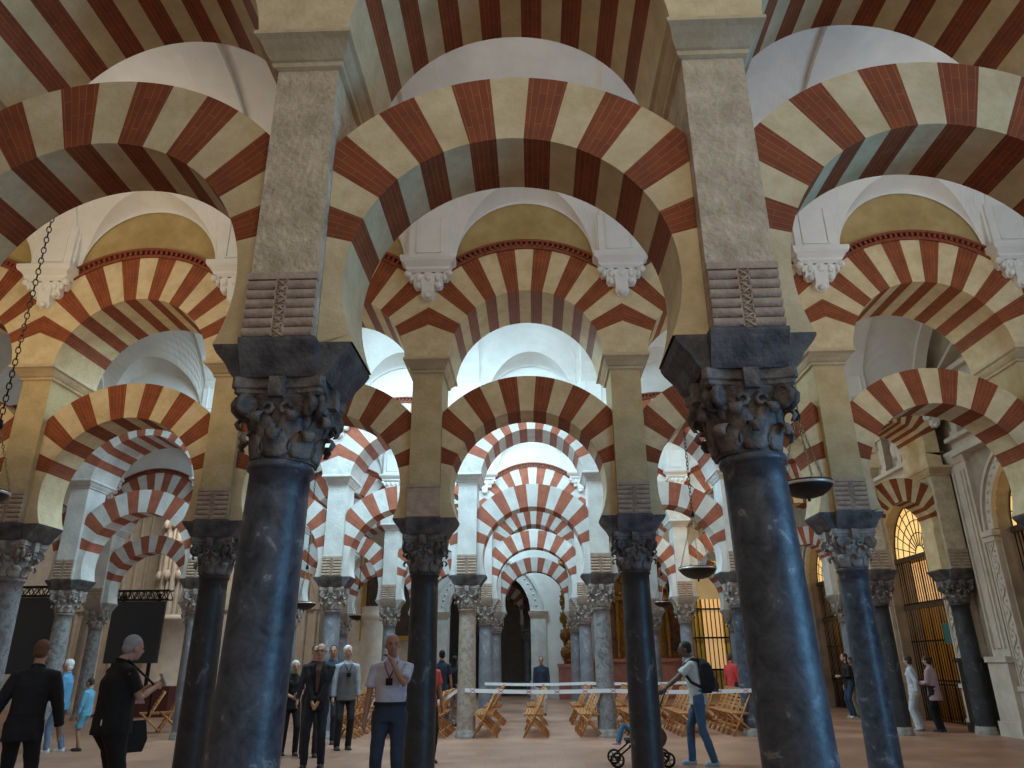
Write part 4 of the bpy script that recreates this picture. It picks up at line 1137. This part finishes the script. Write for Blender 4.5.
# left group
person('bald man in a dark suit walking away at the left edge, seen from behind', (-5.62,8.7), PI+.25, 1.67, 'light', top=(.010,.012,.018), topstyle='jacket', bottom=(.008,.009,.012), hstyle='short', hair=(.13,.06,.03),
       lfoot=(.15,.12), rfoot=(-.17,-.10), lhand=(.36,-.02,.82), rhand=(-.33,.10,.80), long_top=.06, girth=1.12, lean=.05)
def polo_extra(i):
    b = MB(); P = i['P']; b.box(-.05,.05,.142,.150,-.03,.02,0,Matrix.Translation(P+Vector((-.06,0,.0))))
    held(i, b, 'belt_badge', M['tape'], 'small white card clipped to the back waist of the man in black', 'badge')
    b = MB(); hp = i['P'] + Vector((.0,-.235,-.13)); b.loft([[(hp.x-.05,hp.y-.07,hp.z-.16),(hp.x+.05,hp.y-.07,hp.z-.16),(hp.x+.05,hp.y+.07,hp.z-.16),(hp.x-.05,hp.y+.07,hp.z-.16)],[(hp.x-.06,hp.y-.10,hp.z-.05),(hp.x+.06,hp.y-.10,hp.z-.05),(hp.x+.06,hp.y+.10,hp.z-.05),(hp.x-.06,hp.y+.10,hp.z-.05)],[(hp.x-.04,hp.y-.07,hp.z+.12),(hp.x+.04,hp.y-.07,hp.z+.12),(hp.x+.04,hp.y+.07,hp.z+.12),(hp.x-.04,hp.y+.07,hp.z+.12)]])
    b.tube([hp+Vector((0,-.1,.15)), hp+Vector((-.05,-.08,.45)), i['N']+Vector((-.08,-.02,.0)), hp+Vector((-.06,.12,.45)), hp+Vector((0,.1,.15))], .012, 6)
    held(i, b, 'shoulder_bag', cloth((.012,.012,.013)), 'black shoulder bag at the hip of the man in black', 'bag')
    phone(i, 'white phone held up by the man dressed in black')
person('grey-haired man in black polo and black trousers looking down at his phone', (-4.42,8.3), PI*.5+.9, 1.72, 'light', top=(.006,.006,.007), topstyle='short', bottom=(.006,.006,.007), hstyle='short', hair=(.30,.30,.31),
       lhand=(.10,.32,1.22), rhand=(-.08,.33,1.24), lfoot=(.11,.04), rfoot=(-.12,-.05), nod=.10, girth=1.32, bstyle='wide', extra=polo_extra)
person('elderly white-haired woman in a light blue jacket and jeans', (-9.55,15.8), -PI*.5+.2, 1.55, 'light', 'f', top=(.10,.30,.50), topstyle='jacket', bottom=(.13,.19,.30), hstyle='bob', hair=(.70,.70,.70),
       lhand=(.08,.24,1.10), rhand=(-.06,.22,1.20), lfoot=(.09,.10), rfoot=(-.09,-.12), shoe=(.6,.62,.66), long_top=.05, girth=1.05)
person('child in light blue top and shorts beside the white-haired woman', (-9.15,16.0), -PI*.5, 1.22, 'tan', top=(.12,.34,.50), topstyle='long', bottom=(.12,.34,.50), bstyle='shorts', hair=(.03,.02,.02),
       lfoot=(.08,-.04), rfoot=(-.08,.10), shoe=(.015,.015,.02))
# centre-left group
def jacket_extra(i):
    N = i['N']; ch = i['ch']; P = i['P']; B = i['B']; b = MB()
    b.loft([[(N.x-.045,N.y-.062,N.z-.005),(N.x+.045,N.y-.062,N.z-.005),(N.x+.045,N.y-.05,N.z-.01),(N.x-.045,N.y-.05,N.z-.01)],
            [(ch.x-.035,ch.y-B-.012,ch.z+.06),(ch.x+.035,ch.y-B-.012,ch.z+.06),(ch.x+.035,ch.y-B+.01,ch.z+.06),(ch.x-.035,ch.y-B+.01,ch.z+.06)],
            [(P.x-.018,P.y-B-.020,P.z+.10),(P.x+.018,P.y-B-.020,P.z+.10),(P.x+.018,P.y-B+.0,P.z+.10),(P.x-.018,P.y-B+.0,P.z+.10)]])
    link('shirt_front', b.mesh('shirt_front',[cloth((.10,.06,.045))]), i['t'])
    glasses(i, 'thin spectacles worn by the bald man in the black jacket')
def glasses(i, lab):
    hm = i['hm']; b = MB()
    for s in (-1,1):
        b.tube([hm @ Vector((s*.030+.022*math.cos(a), -.098, .012+.017*math.sin(a))) for a in [2*PI*q/12 for q in range(13)]],.003,5)
        b.tube([hm @ Vector((s*.052,-.097,.016)), hm @ Vector((s*.078,-.02,.014)), hm @ Vector((s*.080,.01,.010))],.003,5)
    b.tube([hm @ Vector((-.008,-.099,.014)), hm @ Vector((.008,-.099,.014))],.003,5)
    held(i, b, 'spectacles', M['iron'], lab, 'glasses')
person('bald man with glasses in a black jacket clasping his hands', (-3.63,13.2), .12, 1.72, 'light', top=(.010,.010,.014), topstyle='jacket', bottom=(.014,.018,.030), hstyle='fringe', hair=(.12,.10,.09),
       lhand=(.02,.20,.86), rhand=(-.04,.21,.88), lfoot=(.12,.0), rfoot=(-.12,.08), girth=1.08, lpole=(1,.4,0), rpole=(-1,.4,0), long_top=.02, extra=jacket_extra)
i = person('white-haired man in a grey vest over a pale shirt looking up to the right', (-3.82,15.9), .45, 1.74, 'light', top=(.34,.38,.44), topstyle='long', bottom=(.012,.013,.018), hstyle='short', hair=(.62,.60,.58), vest=(.11,.11,.12),
       lhand=(.24,.04,.78), rhand=(-.24,.04,.78), turn=.35, nod=-.04, girth=1.05)
lanyard(i, (.02,.02,.02), ('dark camera strap round the neck of the man in the grey vest','small black camera hanging on the chest of the man in the grey vest'))
person('dark-haired man standing behind the bald man with glasses', (-4.42,17.0), .2, 1.78, 'tan', top=(.03,.045,.08), topstyle='long', bottom=(.02,.02,.03), hair=(.02,.018,.015))
person('dark-haired woman peering over the bald man\'s shoulder', (-4.14,14.7), .3, 1.74, 'light', 'f', top=(.02,.02,.03), topstyle='long', bottom=(.015,.015,.02), hstyle='bun', hair=(.012,.010,.010))
person('short grey-haired woman in black looking at her hands beside the left column', (-4.62,15.0), .5, 1.50, 'light', 'f', top=(.010,.010,.012), topstyle='short', bottom=(.010,.010,.012), hstyle='bob', hair=(.50,.50,.50),
       lhand=(.05,.26,1.10), rhand=(-.05,.24,1.06), nod=.05, lfoot=(.12,.1), rfoot=(-.1,-.1))
person('person in a teal top half hidden behind the nearest left column', (-5.05,15.5), .1, 1.76, 'light', top=(.03,.25,.33), topstyle='short', bottom=(.03,.03,.04), hstyle='short', hair=(.5,.5,.5), lfoot=(.1,.05))
i = person('bald man in a white short-sleeved shirt resting his hand on his chin', (-1.68,9.3), .05, 1.73, 'tan', top=(.42,.42,.50), topstyle='short', bottom=(.020,.034,.060), hstyle='bald',
       long_top=-.20, lhand=(.03,.17,1.435), rhand=(-.27,.02,.80), lpole=(.6,-.3,-1), rpole=(-1,.8,0), lfoot=(.11,.02), rfoot=(-.12,0), turn=.25, nod=.04, belt=(.01,.01,.01), grip=.9, girth=1.12)
lanyard(i, (.30,.04,.05), ('red neck lanyard worn by the bald man in the white shirt','small black camera hanging on the white shirt of the bald man'))
person('person in a coral shirt and black trousers mostly hidden by the black column', (-1.86,13.8), .6, 1.62, 'tan', top=(.52,.075,.065), topstyle='short', bottom=(.012,.012,.014), hair=(.03,.02,.02))
person('dark-haired person in navy behind the coral shirt, seen from behind', (-2.50,21.0), PI, 1.73, 'tan', top=(.012,.022,.045), topstyle='short', bottom=(.03,.05,.10), hair=(.010,.010,.010))
person('person with long black hair in a black top beside the tan granite column', (-2.22,21.6), PI-.4, 1.60, 'light', 'f', top=(.010,.010,.012), topstyle='long', bottom=(.25,.27,.32), hstyle='long', hair=(.010,.010,.010))
person('distant man in a navy pullover and pale trousers at the end of the centre aisle', (0.20,25.9), .0, 1.60, 'tan', top=(.008,.016,.034), topstyle='long', bottom=(.45,.42,.38), hstyle='short', hair=(.05,.04,.04), girth=1.2)
# man with backpack
def pack_extra(i):
    t = i['t']; ch = i['ch']; B = i['B']
    e = link('backpack', None, label='black backpack worn by the man pushing the stroller', cat='backpack'); e.location = t.location; e.rotation_euler = t.rotation_euler; e.scale = t.scale
    b = MB(); y0 = ch.y + B
    def rr(w, ya, yb, z): return [(-w,ya,z),(w,ya,z),(w,ya+(yb-ya)*.7,z),(w*.7,yb,z),(-w*.7,yb,z),(-w,ya+(yb-ya)*.7,z)]
    b.loft([rr(.13,y0,y0+.14,ch.z-.32), rr(.155,y0-.01,y0+.20,ch.z-.22), rr(.155,y0-.015,y0+.19,ch.z-.02), rr(.14,y0-.01,y0+.15,ch.z+.10), rr(.08,y0,y0+.07,ch.z+.17)])
    link('pack_body', finish(b,'pack_body',cloth((.010,.011,.014)),.014,3,.012), e)
    b = MB(); b.loft([rr(.10,y0+.15,y0+.24,ch.z-.30), rr(.11,y0+.15,y0+.26,ch.z-.20), rr(.10,y0+.14,y0+.22,ch.z-.08)]); link('front_pocket', finish(b,'front_pocket',cloth((.06,.045,.04)),.014,3,.006), e)
    b = MB()
    for s in (-1,1): b.tube([(s*.09,y0,ch.z+.13),(s*.10,ch.y+.02,ch.z+.165),(s*.115,ch.y-.09,ch.z+.10),(s*.13,ch.y-B-.012,ch.z-.02),(s*.165,ch.y-.03,ch.z-.16),(s*.14,y0,ch.z-.24)],[(.009,.022)]*6,8)
    link('strap', b.mesh('strap',[cloth((.010,.011,.014))]), e)
person('young man in a white T-shirt and jeans pushing a stroller, seen from the side', (2.72,13.3), -PI*.5-.15, 1.72, 'brown', top=(.50,.50,.46), topstyle='short', bottom=(.05,.10,.18), hair=(.010,.009,.009),
       lhand=(.16,.52,1.02), rhand=(-.16,.52,1.02), lfoot=(.10,-.16), rfoot=(-.09,.16), nod=.07, lean=.07, shoe=(.30,.36,.42), extra=pack_extra, grip=1)
# stroller
t = thing('stroller', 'dark baby stroller pushed by the man with the backpack', 'stroller', (1.72,13.25,0), 0)
b = MB()
for s in (-1,1):
    b.tube([(.42,s*.24,1.12),(.30,s*.24,.86),(.06,s*.24,.50),(-.42,s*.24,.14)],.014,8); b.tube([(.05,s*.24,.55),(.38,s*.24,.14)],.014,8); b.tube([(-.22,s*.24,.32),(.15,s*.24,.34)],.012,8)
b.tube([(.42,-.24,1.12),(.46,-.1,1.15),(.46,.1,1.15),(.42,.24,1.12)],.02,8); b.tube([(.38,-.24,.14),(.38,.24,.14)],.012,6); b.tube([(-.42,-.24,.14),(-.42,.24,.14)],.012,6)
link('frame', b.mesh('frame',[M['iron']]), t)
for x in (-.42,.38):
    for s in (-1,1):
        w_ = MB(); MM = Matrix.Translation((x,s*.26,.115)) @ Matrix.Rotation(PI/2,4,'X')
        w_.lathe([(.085,-.02),(.115,-.018),(.115,.018),(.085,.02)],20,0,MM,cap=False)
        for q in range(6): w_.tube([MM @ Vector((0,0,0)), MM @ Vector((.09*math.cos(q*PI/3),.09*math.sin(q*PI/3),0))],.008,5)
        w_.lathe([(.02,-.025),(.02,.025)],8,0,MM)
        link('wheel', w_.mesh('wheel',[M['iron']]), t)
b = MB(); b.loft([[(-.25,-.21,.36),(.05,-.21,.36),(.05,.21,.36),(-.25,.21,.36)],[(-.25,-.21,.40),(.08,-.21,.40),(.08,.21,.40),(-.25,.21,.40)]]); b.loft([[(.03,-.21,.38),(.11,-.21,.36),(.11,.21,.36),(.03,.21,.38)],[(.24,-.21,.86),(.30,-.21,.84),(.30,.21,.84),(.24,.21,.86)]])
link('seat', b.mesh('seat',[cloth((.015,.020,.024))]), t)
b = MB(); b.ball((.26,0,.42),(.17,.19,.17),0,14,10); link('hanging_bag', finish(b,'hanging_bag',cloth((.09,.035,.022)),.015,2,.02), t)
b = MB()
for q in range(7):
    a0 = PI*.05+PI*.5*q/7; a1 = PI*.05+PI*.5*(q+1)/7
    P_ = lambda a, s: (.26-.02-.36*math.sin(a)*.9, s*.23, .80+.26*math.cos(a))
    b.loft([[P_(a0,-1),P_(a0,1),(P_(a0,1)[0]+.02,.23,P_(a0,1)[2]+.02),(P_(a0,-1)[0]+.02,-.23,P_(a0,-1)[2]+.02)],[P_(a1,-1),P_(a1,1),(P_(a1,1)[0]+.02,.23,P_(a1,1)[2]+.02),(P_(a1,-1)[0]+.02,-.23,P_(a1,-1)[2]+.02)]])
link('canopy', b.mesh('canopy',[cloth((.02,.035,.04))]), t)
i = person('small child in jeans and pink shoes sitting in the stroller', (1.66,13.25), -PI*.5, .95, 'tan', top=(.16,.20,.24), topstyle='long', bottom=(.07,.16,.26), hair=(.03,.02,.02), sit=True,
       lfoot=(.10,.50,.28), rfoot=(-.10,.52,.26), lhand=(.16,.22,.62), rhand=(-.16,.22,.62), shoe=(.50,.22,.34), lean=-.06)
i['t'].location.z = .20
person('person in a red long-sleeved top standing by the blue-grey column on the right', (5.95,24.0), PI-.9, 1.62, 'tan', top=(.50,.045,.045), topstyle='long', bottom=(.015,.018,.03), hair=(.05,.04,.03))
person('woman in a pink blazer and black trousers in front of the right-hand grille', (9.42,19.0), PI+.7, 1.50, 'light', 'f', top=(.42,.30,.34), topstyle='jacket', bottom=(.006,.006,.007), hstyle='bob', hair=(.025,.015,.012), long_top=.12, girth=1.1,
       lhand=(.10,.26,1.10), rhand=(-.10,.26,1.10))
person('woman in white blouse and white trousers with a dark bag strap by the right-hand grille', (9.10,19.3), PI+.9, 1.50, 'light', 'f', top=(.50,.52,.55), topstyle='long', bottom=(.50,.50,.50), bstyle='wide', hstyle='bob', hair=(.03,.02,.02),
       lhand=(.18,-.10,.90), rhand=(-.15,.10,.92), shoe=(.3,.25,.2))
person('person in navy clothes half hidden behind the right-hand black column', (8.93,19.9), PI+.5, 1.55, 'tan', top=(.012,.022,.045), bottom=(.02,.03,.06), hair=(.02,.02,.02))
person('long-haired woman in black top and blue jeans near the far right column', (9.30,23.7), PI+1.6, 1.60, 'light', 'f', top=(.008,.008,.010), topstyle='long', bottom=(.02,.045,.09), hstyle='long', hair=(.02,.014,.012), shoe=(.4,.4,.42), lhand=(.06,.25,1.12))
person('person in dark coat beside the long-haired woman at the far right column', (9.62,24.1), PI+1.2, 1.50, 'tan', top=(.015,.018,.024), topstyle='jacket', bottom=(.30,.25,.18), hair=(.03,.02,.02))
#PEOPLE_END

# ------------------------------------------------------------------ lights
def area(name, loc, target, sx, sy, e, col):
    l = bpy.data.lights.new(name,'AREA'); l.shape = 'RECTANGLE'; l.size = sx; l.size_y = sy; l.energy = e; l.color = col
    o = bpy.data.objects.new(name,l); C.objects.link(o); o.location = loc
    o.rotation_euler = (Vector(target)-Vector(loc)).to_track_quat('-Z','Y').to_euler()
    return o
def point(name, loc, e, col, r=.15):
    l = bpy.data.lights.new(name,'POINT'); l.energy = e; l.color = col; l.shadow_soft_size = r
    o = bpy.data.objects.new(name,l); C.objects.link(o); o.location = loc; return o
def spot(name, loc, target, e, col, ang=105):
    l = bpy.data.lights.new(name,'SPOT'); l.energy = e; l.color = col; l.shadow_soft_size = .25; l.spot_size = R_(ang); l.spot_blend = .6
    o = bpy.data.objects.new(name,l); C.objects.link(o); o.location = loc
    o.rotation_euler = (Vector(target)-Vector(loc)).to_track_quat('-Z','Y').to_euler(); return o
COOL = (.56,.84,1.0); WARM = (1,.72,.38); NEU = (1,.93,.82)
# daylight from the patio door to the right of the camera's nave
area('patio_daylight', (9.8,1.2,2.3), (0,4.4,1.8), 5.5, 3.0, 500, (.20,.57,1))
point('warm_light', (.3,-1.2,4.6), 90, (1,.80,.56), .5)  # added fill behind the camera to warm the nearest arcade, no fitting there
area('skylight', (1.5,-.6,8.6), (1.2,4.6,4.6), 2.0, 1.2, 60, NEU)
for x, e in ((-6.2,42),(0,30),(6.2,36)): point('vault_fill', (x,7.85,8.1), e, (1,.97,.90), .4)  # added fills that brighten the white vault, no fittings hang there
for x, e in ((-6.4,220),(-3.2,330),(0,220),(6.4,25)): area('skylight', (x,14.7,9.6), (x,15.2,0), 2.0, 2.0, e, COOL)
for x, e in ((-9.8,45),(-3.2,290),(0,270),(4.9,100)): area('skylight', (x,21.7,9.6), (x,22.2,0), 2.2, 2.2, e, COOL)
for x, e in ((-3.2,230),(3.2,150)): area('skylight', (x,28.5,9.6), (x,29,0), 2.2, 2.2, e, COOL)
for x in (-1,): area('skylight', (x,35.2,9.6), (x,36,0), 2.2, 2.2, 300, COOL)
area('skylight', (-14,29.0,9.4), (-14.8,32,1), 2.2, 2.2, 240, (1,.92,.80))
# daylight bouncing up to the vaults from the bright naves
for y, e in ((14.7,80),(21.7,45),(28.5,35)):
    for x in (-3.2,0): point('nave_daylight', (x,y,6.6), e, COOL, .5)
# warm lamps hung in the second nave, washing the upper arches
for x, e in ((-9.3,60),(-6.0,75),(0,17),(3.1,20),(6.2,42)): spot('arch_uplight', (x,6.9,5.4), (x,10.4,7.3), e*2.2, WARM)
point('warm_light', (5.5,14.8,5.5), 70, WARM, .3)
point('warm_light', (5.5,21.8,5.5), 110, WARM, .3)
point('chapel_lamp', (8.4,34.6,5.2), 120, (1,.72,.32), .2)
# chapels
for c, r in ops: point('chapel_lamp', (WX+2.2,c,3.4), 30, (1,.62,.28), .2)
w = bpy.data.worlds.new('World'); bpy.context.scene.world = w; w.use_nodes = True
w.node_tree.nodes['Background'].inputs['Color'].default_value = (1,.90,.76,1)
w.node_tree.nodes['Background'].inputs['Strength'].default_value = .24

# ------------------------------------------------------------------ camera
F,PIT,YAW,ROL = 730, R_(21.0), R_(1.6), R_(.51)
fwd = Vector((-math.sin(YAW)*math.cos(PIT), math.cos(YAW)*math.cos(PIT), math.sin(PIT)))
right = Vector((math.cos(YAW), math.sin(YAW), 0)); up = right.cross(fwd)
Rr = right*math.cos(ROL) - up*math.sin(ROL); Uu = right*math.sin(ROL) + up*math.cos(ROL)
cam = bpy.data.cameras.new('Camera'); cam.sensor_width = 36; cam.lens = F/1024*36; cam.clip_end = 200; cam.clip_start = .05
co = bpy.data.objects.new('Camera', cam); C.objects.link(co)
mw = Matrix((Rr, Uu, -fwd)).transposed().to_4x4(); mw.translation = Vector((.043,0,1.55))
co.matrix_world = mw
bpy.context.scene.camera = co

# everything above is laid out in units of 1.11 per metre: bring it to metres
S = .9
for o in list(C.objects):
    if o.parent is None:
        o.location = o.location*S
        if o.type not in ('CAMERA','LIGHT'): o.scale = o.scale*S
        if o.type == 'LIGHT':
            o.data.energy *= S*S
            if o.data.type == 'AREA': o.data.size *= S; o.data.size_y *= S

sc = bpy.context.scene
sc.view_settings.view_transform = 'Standard'; sc.view_settings.look = 'None'
sc.view_settings.gamma = 1; sc.view_settings.use_curve_mapping = False
sc.view_settings.exposure = 0
sc.cycles.max_bounces = 6; sc.cycles.diffuse_bounces = 4
